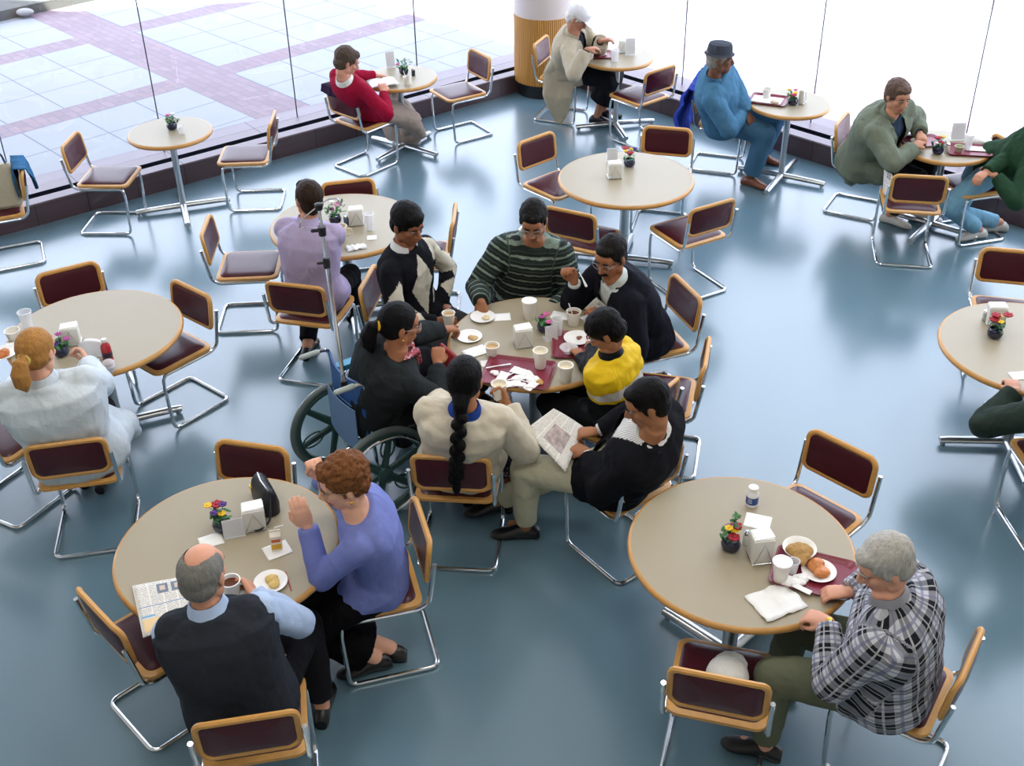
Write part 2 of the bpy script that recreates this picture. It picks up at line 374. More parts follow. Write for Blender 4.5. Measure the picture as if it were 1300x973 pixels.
# ------------------------------------------------------------------ people
def unit(v): v = V(v); return v.normalized()
def ik(a, b, l1, l2, pole):
    d = b-a; D = min(d.length, (l1+l2)*.995); dn = d.normalized(); b2 = a+dn*D
    x = (l1*l1-l2*l2+D*D)/(2*D); h = math.sqrt(max(l1*l1-x*x, 0)); p = V(pole); p = (p-dn*p.dot(dn)).normalized()
    return a+dn*x+p*h, b2
TMP = []
def remesh(mb, name, mats, parent, origin, vox=.008, smooth=2, disp=None, keep=None, paint=None, segs=None, flat=False):
    """weld overlapping closed shells into one continuous skin"""
    me = bpy.data.meshes.new(name); o0 = V(origin)
    me.from_pydata([tuple(v-o0) for v in mb.v], [], mb.f)
    bm = bmesh.new(); bm.from_mesh(me); bmesh.ops.recalc_face_normals(bm, faces=bm.faces); bm.to_mesh(me); bm.free()
    o = bpy.data.objects.new('tmp', me); COL.objects.link(o)
    r = o.modifiers.new('r', 'REMESH'); r.mode = 'VOXEL'; r.voxel_size = vox; r.use_smooth_shade = True
    if smooth: s = o.modifiers.new('s', 'SMOOTH'); s.factor = .5; s.iterations = smooth
    dg = bpy.context.evaluated_depsgraph_get(); dg.update()
    m2 = bpy.data.meshes.new_from_object(o.evaluated_get(dg)); bpy.data.objects.remove(o); bpy.data.meshes.remove(me)
    m2.name = name
    n = len(m2.vertices); co_ = np.empty(n*3); m2.vertices.foreach_get('co', co_); co_ = co_.reshape(-1, 3)
    no = np.empty(n*3); m2.vertex_normals.foreach_get('vector', no); no = no.reshape(-1, 3)
    U = None
    if segs is not None:
        best = np.full(n, 1e9); gu = np.zeros(n); gv = np.zeros(n); gi = np.zeros(n, int)
        P = co_+np.array(o0)
        for i, (a, b, rad, sidev, voff) in enumerate(segs):
            a_, b_ = np.array(a), np.array(b); d = b_-a_; Ln = np.linalg.norm(d); d = d/Ln
            t = np.clip((P-a_)@d, 0, Ln); q = P-(a_+t[:, None]*d); dist = np.linalg.norm(q, axis=1)-rad
            s1 = np.array(sidev)-d*np.dot(sidev, d); s1 /= np.linalg.norm(s1); s2 = np.cross(d, s1)
            ang = np.arctan2(q@s2, q@s1); k = dist < best
            best[k] = dist[k]; gu[k] = (ang*max(rad, .05))[k]; gv[k] = (((P-a_)@d)+voff)[k]; gi[k] = i
        for nm, arr in (('gu', gu), ('gv', gv), ('gi', gi.astype(float))):
            at_ = m2.attributes.new(nm, 'FLOAT', 'POINT'); at_.data.foreach_set('value', arr.astype(np.float32))
        U = (gu, gv, gi)
    if disp is not None:
        amp, sc, st = disp; f = np.empty(n); seed = random.random()*50
        for i in range(n):
            x, y, z = co_[i]*sc; f[i] = noise.noise((x+seed, y, z*st))+.5*noise.noise((x*2.1, y*2.1+seed, z*2.1*st))
        co_ = co_+no*(f*amp)[:, None]; m2.vertices.foreach_set('co', co_.ravel())
    for m in (mats if isinstance(mats, (list, tuple)) else [mats]): m2.materials.append(m)
    W = co_+np.array(o0)
    if paint is not None or keep is not None:
        nf = len(m2.polygons); cen = np.empty(nf*3); m2.polygons.foreach_get('center', cen); cen = cen.reshape(-1, 3)+np.array(o0)
        if paint is not None:
            vi = np.array([p.vertices[0] for p in m2.polygons])
            uu = (U[0][vi], U[1][vi], U[2][vi]) if U else None
            m2.polygons.foreach_set('material_index', paint(cen, uu).astype(np.int32))
        if keep is not None:
            kk = keep(cen); bm = bmesh.new(); bm.from_mesh(m2); bm.faces.ensure_lookup_table()
            bmesh.ops.delete(bm, geom=[bm.faces[i] for i in range(nf) if not kk[i]], context='FACES'); bm.to_mesh(m2); bm.free()
    m2.polygons.foreach_set('use_smooth', [True]*len(m2.polygons))
    ob = bpy.data.objects.new(name, m2); COL.objects.link(ob)
    if parent: ob.parent = parent
    return ob

def skin(h): return mat('skin_'+h, h, .55, nz=.06, nscale=25, spec=.25)
def hairm(h): return mat('hair_'+h, h, .6, nz=.35, nscale=70, bump=.6, bscale=90, stretch=(1, 1, .35), spec=.12)
def folds(m, strength=.4):
    N, L, P = nodes_of(m)
    if 'folds' in N: return m
    tc = N.new('ShaderNodeTexCoord'); mp = N.new('ShaderNodeMapping'); mp.inputs['Scale'].default_value = (1, 1, .55); L.new(tc.outputs['Object'], mp.inputs['Vector'])
    n = N.new('ShaderNodeTexNoise'); n.name = 'folds'; n.inputs['Scale'].default_value = 9; n.inputs['Detail'].default_value = 1; n.inputs['Distortion'].default_value = .9; L.new(mp.outputs[0], n.inputs['Vector'])
    b = N.new('ShaderNodeBump'); b.inputs['Strength'].default_value = strength; b.inputs['Distance'].default_value = .035; L.new(n.outputs['Fac'], b.inputs['Height'])
    if P.inputs['Normal'].links: L.new(P.inputs['Normal'].links[0].from_socket, b.inputs['Normal'])
    L.new(b.outputs[0], P.inputs['Normal']); return m
def cloth(h, rough=.9, nz=.07, bump=.3, bscale=45): return folds(mat('cloth_%s' % h, h, rough, nz=nz, nscale=8, bump=bump, bscale=bscale, spec=.12))

class Body: pass
def loc(Mx, p): return Mx @ V(p)
def person(base, th, head, hy, hp=0, hr=0, hands=(None, None), feet=(None, None), sc=1.05, w=1.0, belly=0, bow=.03, skinc='c98f6e', hair='short', hairc='17130f',
           L=.50, zp=.56, px=0.0, top=None, bottom='trousers', topc='444444', botc='15151a', shoe='121212', vox=.0065, elbow=(None, None), label='', face=True, glasses=None,
           moustache=None, hdir=(None, None), hup=(None, None), curl=(.5, .5), sleeve=1.0, collar=None, hat=None, knees=(None, None), torso_th=None, lips='b5675a', hz=None,
           skirt=None, opts={}, headscale=1.07, gapfrac=0, group=None, pelvis=None, extra=None, legspread=.13, eyes=True, earrings=False, shift=.05, lean_lim=(-.02, .26)):
    """hands, feet: (right, left) targets; angles in degrees, world headings"""
    B = Body(); th = math.radians(th); B.th = th
    f2 = V((math.cos(th), math.sin(th), 0)); l2 = V((-f2.y, f2.x, 0))
    pel = V(pelvis) if pelvis else V((base[0], base[1], 0))+f2*px+V((0, 0, zp))
    pel0 = pel.copy()
    tt = math.radians(torso_th) if torso_th is not None else th
    ft = V((math.cos(tt), math.sin(tt), 0)); lt = V((-ft.y, ft.x, 0))
    # neck/head placing on the sight line with the right torso length
    def solve_head():
        best = None
        for i in range(700):
            z = 1.66*sc-i*.0015; c = at(head[0], head[1], z); nb = c-V((0, 0, .150*sc))-ft*.035*sc
            e = abs((nb-pel).length-L*sc)
            if best is None or e < best[0]-1e-5: best = (e, c)
            elif best[0] < .02 and e > best[0]+.004: break
        return best[1]
    if len(head) == 3: hc = V(at(*head))
    else:
        for _k in range(3):
            hc = solve_head(); h = hc-V((0, 0, .150*sc))-ft*.035*sc-pel; h.z = 0
            fc = min(max(h.dot(ft), lean_lim[0]), lean_lim[1]); e = h-ft*fc-lt*min(max(h.dot(lt), -.06), .06)
            tot = pel+e*.7-pel0
            if tot.length > shift: tot = tot.normalized()*shift
            pel = pel0+tot
        hc = solve_head()
    nb = hc-V((0, 0, .150*sc))-ft*.035*sc
    lean = (nb-pel)
    LOG and print('PERSON %-34s head z %.2f  lean fwd %.2f left %.2f up %.2f shift %.2f,%.2f' % (label[:34], hc.z, lean.dot(ft), lean.dot(lt), lean.z, (pel-pel0).dot(f2), (pel-pel0).dot(l2)))
    root = empty('person', (pel.x, pel.y, 0), 0, label, 'person', group); O = root.location.copy()
    up = lean.normalized(); left = (lt-up*lt.dot(up)).normalized(); fwd = left.cross(up)
    ctrl = (pel+nb)/2-fwd*bow
    def spine(t):
        if t < 0: return pel-(ctrl-pel).normalized()*(-t)*L*sc*1.0
        if t > 1: return nb+(nb-ctrl).normalized()*(t-1)*L*sc
        return pel*(1-t)**2+ctrl*2*t*(1-t)+nb*t*t
    prof = [(-.18, .15, .10), (-.08, .172, .118), (.08, .166, .118), (.3, .15, .106), (.52, .163, .115), (.72, .178, .118), (.86, .178, .10), (.94, .14, .082), (1.0, .08, .066), (1.1, .056, .056), (1.28, .053, .055)]
    def torso(mb, inf=0, t0=-.2, t1=1.3, seg=28, flare=0, wf=1.0):
        cs, ws, ds = [], [], []
        for t, a, d in prof:
            if t < t0 or t > t1: continue
            ww = w if t < .9 else 1
            be = belly*math.exp(-((t-.22)/.22)**2)
            cs.append(spine(t)+fwd*be*.5); ws.append((a*ww*sc+inf+be*.45)*wf+(flare if t < .1 else 0)); ds.append(d*(ww**.8)*sc+inf+be*.5+(flare if t < .1 else 0))
        mb.loft(cs, ws, ds, left, seg)
    # arms
    J = {}
    for s, nm, i in ((-1, 'R', 0), (1, 'L', 1)):
        sh = spine(.86)+left*s*.165*sc*(w**.5)+fwd*.01
        hd = hands[i]
        if hd is None: tgt = pel+f2*.32*sc+l2*s*.12+V((0, 0, .12))
        else: tgt = V(hd) if isinstance(hd, V) else at(*hd)
        sh2 = sh+(tgt-sh).normalized()*.02
        ep = elbow[i]
        pole = V(ep) if ep is not None else (l2*s*.4-V((0, 0, 1))-f2*.35)
        e, wr = ik(sh2, tgt, .285*sc, .25*sc, pole)
        J[nm] = (sh2, e, wr)
    B.J = J
    # legs
    for s, nm, i in ((-1, 'r', 0), (1, 'l', 1)):
        hp_ = pel+l2*s*.085*sc*w+f2*.02
        ft_ = feet[i]
        if ft_ is None: an = pel+f2*.40*sc+l2*s*.12; an.z = .09
        else:
            an = V(ft_) if isinstance(ft_, V) else at(*ft_); an.z = max(an.z, 0)+.085
        kn = knees[i]
        pole = V(kn) if kn is not None else (f2*.8+V((0, 0, 1))+l2*s*.15)
        k, an = ik(hp_, an, .43*sc, .42*sc, pole)
        J[nm] = (hp_, k, an)
    # head frame
    a = math.radians(hy); Rh = (Matrix.Rotation(a, 3, 'Z') @ Matrix.Rotation(math.radians(hp), 3, 'Y') @ Matrix.Rotation(math.radians(hr), 3, 'X'))
    S = headscale*(1.03 if sc > .92 else .93)
    def H(p): return hc+Rh @ (V(p)*S)
    RS = Rh
    def hell(mb, c, r, seg=16, rings=10): mb.ell(H(c), tuple(x*S for x in r), Rh, seg, rings)
    sk = skin(skinc); lipm = skin(lips)
    mb = MB()
    hell(mb, (-.012, 0, .028), (.094, .073, .088), 20, 14)
    hell(mb, (.022, 0, -.035), (.066, .058, .076), 20, 12)
    hell(mb, (.048, 0, -.088), (.036, .034, .026)); hell(mb, (.058, 0, .03), (.034, .055, .038))
    for s in (-1, 1):
        hell(mb, (.055, s*.035, -.022), (.026, .022, .022)); hell(mb, (.005, s*.055, -.06), (.03, .014, .03))
        mb.cap(H((.082, s*.008, .024)), .009*S, H((.074, s*.042, .022)), .009*S, 8)
        hell(mb, (-.008, s*.075, -.008), (.018, .009, .031)); hell(mb, (.098, s*.011, -.034), (.012, .009, .009))
    mb.cap(H((.086, 0, .012)), .009*S, H((.108, 0, -.028)), .0125*S, 10)
    mb.cap(H((.083, -.018, -.060)), .0075*S, H((.083, .018, -.060)), .0075*S, 8); mb.cap(H((.088, -.008, -.060)), .0085*S, H((.088, .008, -.060)), .0085*S, 8)
    mb.cap(H((.080, -.014, -.071)), .008*S, H((.080, .014, -.071)), .008*S, 8)
    mb.tube([H((-.022, 0, -.05)), spine(1.12)*.5+H((-.02, 0, -.08))*.5, spine(1.0), spine(.9)], [.052*sc, .053*sc, .062*sc, .07*sc], 16)
    torso(mb, -.006, -.2, 1.2)
    for nm in 'RL':
        sh, e, wr = J[nm]; mb.cap(sh, .05*sc, e, .038*sc, 12); mb.cap(e, .038*sc, wr, .025*sc, 12)
    for nm in 'rl':
        hp_, k, an = J[nm]; mb.cap(hp_, .082*sc*w**.5, k, .056*sc, 14); mb.cap(k, .054*sc, an, .036*sc, 14)
        toe = an+f2*.1-V((0, 0, .045)); mb.cap(an-V((0, 0, .03)), .034*sc, toe, .028*sc, 10)
    # hands
    B.grip = {}
    for s, nm, i in ((-1, 'R', 0), (1, 'L', 1)):
        sh, e, wr = J[nm]; d = unit(hdir[i]) if hdir[i] is not None else (wr-e).normalized()
        uv_ = V(hup[i]) if hup[i] is not None else V((0, 0, 1))
        z = (uv_-d*uv_.dot(d)).normalized(); y = z.cross(d); Mh = Matrix((d, y, z)).transposed(); hs = sc*(1.0 if sc > .9 else 1.0)
        def Q(p): return wr+Mh @ (V(p)*hs)
        mb.loft([Q((-.01, 0, 0)), Q((.02, 0, 0)), Q((.05, 0, .002)), Q((.08, 0, 0)), Q((.092, 0, -.002))], [.024*hs, .034*hs, .041*hs, .041*hs, .036*hs], [.018*hs, .017*hs, .015*hs, .013*hs, .01*hs], Mh @ V((0, 1, 0)), 12, 2.4)
        cu = curl[i]; pt = False
        if cu < 0: pt = True; cu = -cu
        for fi, (y0, ln) in enumerate(((-.031, .060), (-.0105, .074), (.0105, .078), (.031, .070))):
            y0 = -y0*(-s) ; ang = 0; p = V((.082, y0, 0)); c2 = cu
            if pt and fi == 3: c2 = .08
            pr = .0098
            for k, fr_ in enumerate((.45, .32, .23)):
                ang += c2*(1.0, 1.25, .8)[k]*1.05; q = p+V((math.cos(ang), (y0*.10), -math.sin(ang)))*ln*fr_
                mb.cap(Q(p), pr*hs, Q(q), (pr-.0009)*hs, 8); p = q; pr -= .0009
        ts = s if True else s
        t0 = V((.022, ts*.032, -.004)); t1 = V((.052, ts*(.058-.02*cu), -.014-.012*cu)); t2 = V((.080, ts*(.060-.035*cu), -.020-.025*cu)); 
        mb.cap(Q(t0), .014*hs, Q(t1), .0115*hs, 8); mb.cap(Q(t1), .0112*hs, Q(t2), .0092*hs, 8)
        B.grip[nm] = (Q((.075, 0, -.035)), Mh)
    Hi = Rh.transposed()
    def bpaint(c, uu):
        q = (c-np.array(hc))@np.array(Rh)/S
        return ((q[:, 0] > .074) & (np.abs(q[:, 1]) < .024) & (q[:, 2] < -.0545) & (q[:, 2] > -.078) & (q[:, 0] < .125)).astype(int)
    body = remesh(mb, 'body', [sk, lipm], root, O, vox, 1, paint=bpaint)
    # eyes and brows
    if face:
        for s in (-1, 1):
            e = MB(); hell(e, (.0765, s*.029, .003), (.0118, .0125, .0058), 12, 8); hell_m = len(e.f)
            e.ell(H((.0875, s*.029, .002)), (.0022*S, .0055*S, .0046*S), Rh, 10, 6, 1)
            e.build('eye', [mat('eye_white', 'a09890', .6, spec=.1), mat('iris', '1a0f08', .5)], root, O)
            bb = MB(); bb.tube([H((.0925, s*.014, .021)), H((.094, s*.028, .025)), H((.084, s*.044, .021))], [.0032*S, .0040*S, .0025*S], 6, round_ends=True); bb.build('eyebrow', hairm(hairc if hairc not in ('b9b6b0', 'd9d6d2') else '8d8880'), root, O)
    if moustache:
        bb = MB(); bb.tube([H((.084, -.030, -.060)), H((.098, -.012, -.049)), H((.098, .012, -.049)), H((.084, .030, -.060))], [.004*S, .009*S, .009*S, .004*S], 8, round_ends=True); bb.build('moustache', hairm(moustache), root, O)
    if glasses:
        g = MB()
        for s in (-1, 1):
            ring = [H((.104-.012*abs(math.cos(t) if False else 0)-.010*(abs(s*.031+.023*math.cos(t))/.06), s*.031+.0235*math.cos(t), .0+.019*math.sin(t))) for t in [2*PI*k/18 for k in range(18)]]
            g.tube(ring, .0016*S, 6, closed=True)
            g.tube([H((.094, s*.054, .006)), H((.05, s*.074, .006)), H((-.01, s*.080, .002))], .0015*S, 6)
        g.tube([H((.103, -.008, .004)), H((.108, 0, .007)), H((.103, .008, .004))], .0015*S, 6)
        g.build('glasses', mat('glasses_'+glasses, glasses, .3, .6), root, O)
    if earrings:
        g = MB()
        for s in (-1, 1): g.ell(H((.0, s*.086, -.045)), .007*S)
        g.build('earring', gold, root, O)
    # hair
    hm = hairm(hairc)
    hb = MB(); amp = (.0035, 30, .5)
    if hair in ('short', 'full', 'curly', 'womens', 'pony', 'braid', 'bald', 'bob', 'silver', 'kid'):
        if hair == 'bald':
            hell(hb, (-.020, 0, .030), (.094, .082, .085)); hell(hb, (-.045, 0, -.015), (.062, .074, .07)); amp = (.002, 30, .5)
        elif hair == 'full':
            hell(hb, (-.012, 0, .052), (.104, .090, .088)); hell(hb, (-.045, 0, -.015), (.065, .076, .07)); hell(hb, (.045, .0, .078), (.05, .066, .036))
        elif hair == 'curly':
            hell(hb, (-.018, 0, .048), (.102, .094, .086)); hell(hb, (-.042, 0, 0), (.07, .084, .075)); hell(hb, (.04, 0, .082), (.05, .06, .034)); amp = (.010, 45, 1)
        elif hair == 'kid':
            hell(hb, (-.01, 0, .045), (.104, .09, .085)); hell(hb, (-.04, 0, -.01), (.072, .082, .07)); hell(hb, (.05, 0, .06), (.046, .062, .04)); amp = (.005, 35, .6)
        elif hair == 'womens':
            hell(hb, (-.02, 0, .042), (.098, .09, .086)); hell(hb, (-.04, 0, -.01), (.068, .084, .078)); hell(hb, (.035, 0, .075), (.055, .064, .036)); amp = (.006, 35, .6)
        elif hair in ('pony', 'braid'):
            hell(hb, (-.018, 0, .036), (.099, .083, .088)); hell(hb, (-.035, 0, -.005), (.075, .08, .075)); amp = (.002, 40, .4)
        elif hair == 'silver':
            hell(hb, (-.02, 0, .04), (.099, .086, .087)); hell(hb, (-.045, 0, -.005), (.062, .08, .072)); hell(hb, (.042, .012, .078), (.05, .05, .030)); amp = (.004, 30, .5)
        else:
            hell(hb, (-.020, 0, .040), (.098, .082, .085)); hell(hb, (-.045, 0, -.015), (.062, .072, .07)); hell(hb, (.035, .0, .075), (.05, .058, .03))
        if hair != 'bald':
            for s in (-1, 1): hell(hb, (.012, s*.070, .012), (.016, .009, .034))
        if hair == 'pony':
            o = opts.get('pony', .1); hell(hb, (-.105, 0, .0), (.03, .03, .03))
            hb.tube([H((-.10, 0, 0)), H((-.135, 0, -.01)), H((-.15, 0, -.06)), H((-.14, 0, -.11)), H((-.12, .0, -.15))], [.022*S, .036*S, .044*S, .04*S, .012*S], 12, round_ends=True)
        if hair == 'braid':
            hb.tube([H((-.06, 0, -.03)), H((-.10, 0, -.09)), H((-.105, 0, -.15))], [.05*S, .036*S, .026*S], 12, round_ends=True)
            a0 = H((-.112, 0, -.14)); n0 = 12; a1 = spine(.40)-fwd*(.115*w**.8+.075)*sc
            for k in range(n0):
                q = V(a0)*(1-k/(n0-1)) + a1*(k/(n0-1)); q = q-fwd*.030*math.sin(PI*k/(n0-1))
                side = left*(.012 if k % 2 else -.012); R_ = Matrix.Rotation(.5 if k % 2 else -.5, 3, fwd)
                hb.ell(q+side, (.032, .032, .034), R_, 12, 8)
            hb.ell(a1-V((0, 0, .05)), (.024, .024, .05), None, 12, 8)
            amp = (.0015, 60, .4)
        def hk(c):
            q = (c-np.array(hc))@np.array(Rh)/S
            if hair == 'bald': return ~((q[:, 2] > .05) & (((q[:, 0]-.0)/.085)**2+(q[:, 1]/.052)**2 < 1))
            return np.ones(len(c), bool)
        remesh(hb, 'hair', hm, root, O, .006, 1, disp=amp, keep=hk)
        if hair == 'pony' and opts.get('tie'):
            g = MB(); g.tube([H((-.108, .026*math.cos(t), -.0+.026*math.sin(t))) for t in [2*PI*k/16 for k in range(16)]], .009*S, 8, closed=True); g.build('hair_tie', mat('tie_'+opts['tie'], opts['tie'], .6), root, O)
    # hats
    if hat == 'bucket':
        g = MB(); Rm = Rh
        g.loops([[H((r*math.cos(t)*1.08-.008, r*math.sin(t), z)) for t in [2*PI*k/28 for k in range(28)]] for r, z in ((.112, .045), (.094, .06), (.091, .10), (.082, .128), (.05, .138), (.01, .134))]); g.build('hat', cloth('40454f', bump=.5), root, O)
    if hat == 'cap':
        g = MB(); g.loops([[H((r*math.cos(t)*1.14-.008, r*math.sin(t), z)) for t in [2*PI*k/28 for k in range(28)]] for r, z in ((.093, .03), (.096, .06), (.088, .10), (.06, .128), (.01, .136))])
        g.loops([[H((.075+x, y, .035-.9*x*x*8*0-.02*(x/.09)-zz)) for x, y in [(.0, -.07), (.045, -.06), (.08, -.03), (.09, 0), (.08, .03), (.045, .06), (.0, .07)]] for zz in (0, .006)]); g.build('cap', cloth('e4e4e6', bump=.2), root, O)
    # garment segments for the weave pattern
    segs = [(tuple(pel-up*.2), tuple(nb+up*.05), .13, tuple(fwd), 0)]
    for nm in 'RL':
        sh, e, wr = J[nm]; segs += [(tuple(sh), tuple(e), .05, tuple(fwd), .03), (tuple(e), tuple(wr), .045, tuple(fwd), .315)]
    def sleeves(mb, r0, r1, r2, frac=1.0):
        for nm in 'RL':
            sh, e, wr = J[nm]; a_ = spine(.84)+(sh-spine(.84))*.55
            mb.cap(a_, r0*1.12*sc, sh, r0*sc, 16)
            mb.cap(sh, r0*sc, e, r1*sc, 16)
            end = e+(wr-e)*(frac-.5)*2*.97 if frac > .5 else None
            if end is not None and frac > .55: mb.tube([e, e+(end-e)*.55, end], [r1*sc, (r1*.5+r2*.5)*sc*1.05, r2*sc], 16, round_ends=False); mb.ell(e, r1*sc, None, 14, 10)
    def hips(mb, inf, extent=.3):
        for s, nm in ((-1, 'r'), (1, 'l')):
            hp_, k, an = J[nm]; mb.cap(hp_, (.10+inf)*sc*w**.5, hp_+(k-hp_)*extent, (.085+inf)*sc*w**.4, 14)
    B.__dict__.update(pel=pel, nb=nb, spine=spine, left=left, fwd=fwd, up=up, hc=hc, H=H, root=root, O=O, sc=sc, w=w, f2=f2, l2=l2, torso=torso, sleeves=sleeves, hips=hips, segs=segs)
    # lower clothing
    if bottom == 'trousers':
        g = MB(); g.ell(pel-V((0, 0, .01)), (.125*sc*w**.5, .165*sc*w, .11*sc), Rz(th), 20, 12); g.ell(pel+V((0, 0, .06)), (.12*sc*w**.5, .155*sc*w, .09*sc), Rz(th), 20, 12)
        for nm in 'rl':
            hp_, k, an = J[nm]; q = w**opts.get('legw', .45); g.cap(hp_, .100*sc*q, k, .072*sc*q, 16)
            g.tube([k, k+(an-k)*.5, an+(k-an)*.10], [.071*sc*q, .064*sc*q, .060*sc*(q if opts.get('legw') else 1)], 16, round_ends=False); g.ell(k, .072*sc*q)
        remesh(g, 'trousers', cloth(botc), root, O, .009, 2, disp=(.006, 11, 1))
    if bottom == 'skirt':
        hem, hw, hd_ = skirt; g = MB(); hpm = (J['r'][0]+J['l'][0])/2; km = (J['r'][1]+J['l'][1])/2; am = (J['r'][2]+J['l'][2])/2
        kspread = (J['r'][1]-J['l'][1]).length/2
        hem_c = km+(am-km)*hem+f2*.0
        g.loft([spine(.12), spine(-.02)+f2*.02, hpm+(km-hpm)*.4, km-f2*.01, km+(hem_c-km)*.12+f2*.045, km+(hem_c-km)*.5+f2*.02, hem_c], [.15*sc*w, .185*sc*w, .19*sc*w, kspread+.09, kspread+.095, kspread*.4+hw*.6, hw], [.11*sc*w, .125*sc, .115*sc, .10*sc, .085*sc, .5*(.085+hd_), hd_], [left, left, l2, l2, l2, l2, l2], 30)
        for nm in 'rl':
            hp_, k, an = J[nm]; g.cap(hp_, .098*sc, k, .078*sc, 14); g.cap(k, .078*sc, k+(an-k)*hem*.6, .060*sc, 14)
        remesh(g, 'skirt', cloth(botc) if isinstance(botc, str) else botc, root, O, .009, 2, disp=(.010, 9, .6))
    # shoes
    for nm, s, i in (('r', -1, 0), ('l', 1, 1)):
        hp_, k, an = J[nm]; fd = V((f2.x, f2.y, 0))
        if opts.get('toe') and opts['toe'][i] is not None: a_ = math.radians(opts['toe'][i]); fd = V((math.cos(a_), math.sin(a_), 0))
        else: fd = (f2+l2*s*.15).normalized()
        lf = V((-fd.y, fd.x, 0)); z0 = an.z-.085; g = MB(); A0 = V((an.x, an.y, z0))
        prof_ = [(-.075, .028, .030, .030), (-.055, .036, .040, .042), (-.01, .036, .050, .050), (.04, .037, .046, .044), (.09, .044, .034, .032), (.14, .044, .027, .026), (.175, .03, .022, .020), (.19, .012, .018, .012)]
        lo = []
        for x, wd, zc_, hz_ in prof_:
            lo.append([A0+fd*x*sc+lf*wd*sc*math.cos(t)+V((0, 0, max(.002, (zc_+hz_*math.sin(t))*sc))) for t in [2*PI*q/14 for q in range(14)]])
        g.loops(lo); 
        if opts.get('boots'): g.cap(A0+V((0, 0, .06)), .045*sc, A0+V((0, 0, .06))+(k-A0).normalized()*.09, .05*sc)
        g.build('shoe', mat('shoe_'+shoe, shoe, .35, spec=.5), root, O)
    # upper clothing
    if top: top(B, topc)
    elif topc:
        top_plain(B, topc)
    if collar: do_collar(B, collar)
    if extra: extra(B)
    return B

def do_collar(B, c, spread=.0):
    g = MB(); t = B.spine(1.02); ups = (B.spine(1.1)-B.spine(1.0)).normalized(); n = 26; lo = []
    for r, h in ((.060, .045), (.066, .048), (.082, .006), (.078, .0)):
        lp = []
        for k in range(n):
            a = 2*PI*(k+.5)/n*.86+PI*.14+0; d = B.fwd*math.cos(a)*(r+.004)+B.left*math.sin(a)*r
            lp.append(t+d*B.sc+ups*(h-.012-.03*max(0, math.cos(a)))*B.sc)
        lo.append(lp)
    g.loops(lo, closed=False, caps=False); g.build('collar', cloth(c, bump=.1), B.root, B.O, solid=.003)
def ribmat(h): return cloth(h)
def top_plain(B, c, sl=(.066, .054, .041), hem=-.12, inf=.014, disp=(.007, 12, 1), neck=1.02, name='sweater', mats=None, paint=None, frac=1.0, keep=None, hips=.25, flare=0, vox=.0085):
    g = MB(); B.torso(g, inf, hem-.07, neck+.02, flare=flare)
    q = B.w**.4; B.sleeves(g, sl[0]*q, sl[1]*q, sl[2], frac)
    if hips: B.hips(g, inf+.004, hips)
    return remesh(g, name, mats or cloth(c), B.root, B.O, vox, 2, disp=disp, segs=B.segs, paint=paint, keep=keep)
def vneck(B, hw=.07, depth=.62, flip=False):
    """opening down the front of a jacket"""
    sp = [np.array(B.spine(t)) for t in (.0, 1.0)]; upv = np.array(B.up); l = np.array(B.left); f = np.array(B.fwd); p0 = np.array(B.pel); Lh = np.linalg.norm(sp[1]-sp[0])
    def keep(c):
        q = c-p0; h = q@upv/Lh; y = q@l; x = q@f
        wv = np.clip((h-depth)/(1-depth), 0, 1)*hw+.008*(h > -.3)
        return ~((x > .02) & (x < .22) & (np.abs(y) < wv) & (h < 1.15) & (h > (-.5 if flip else depth)))
    return keep
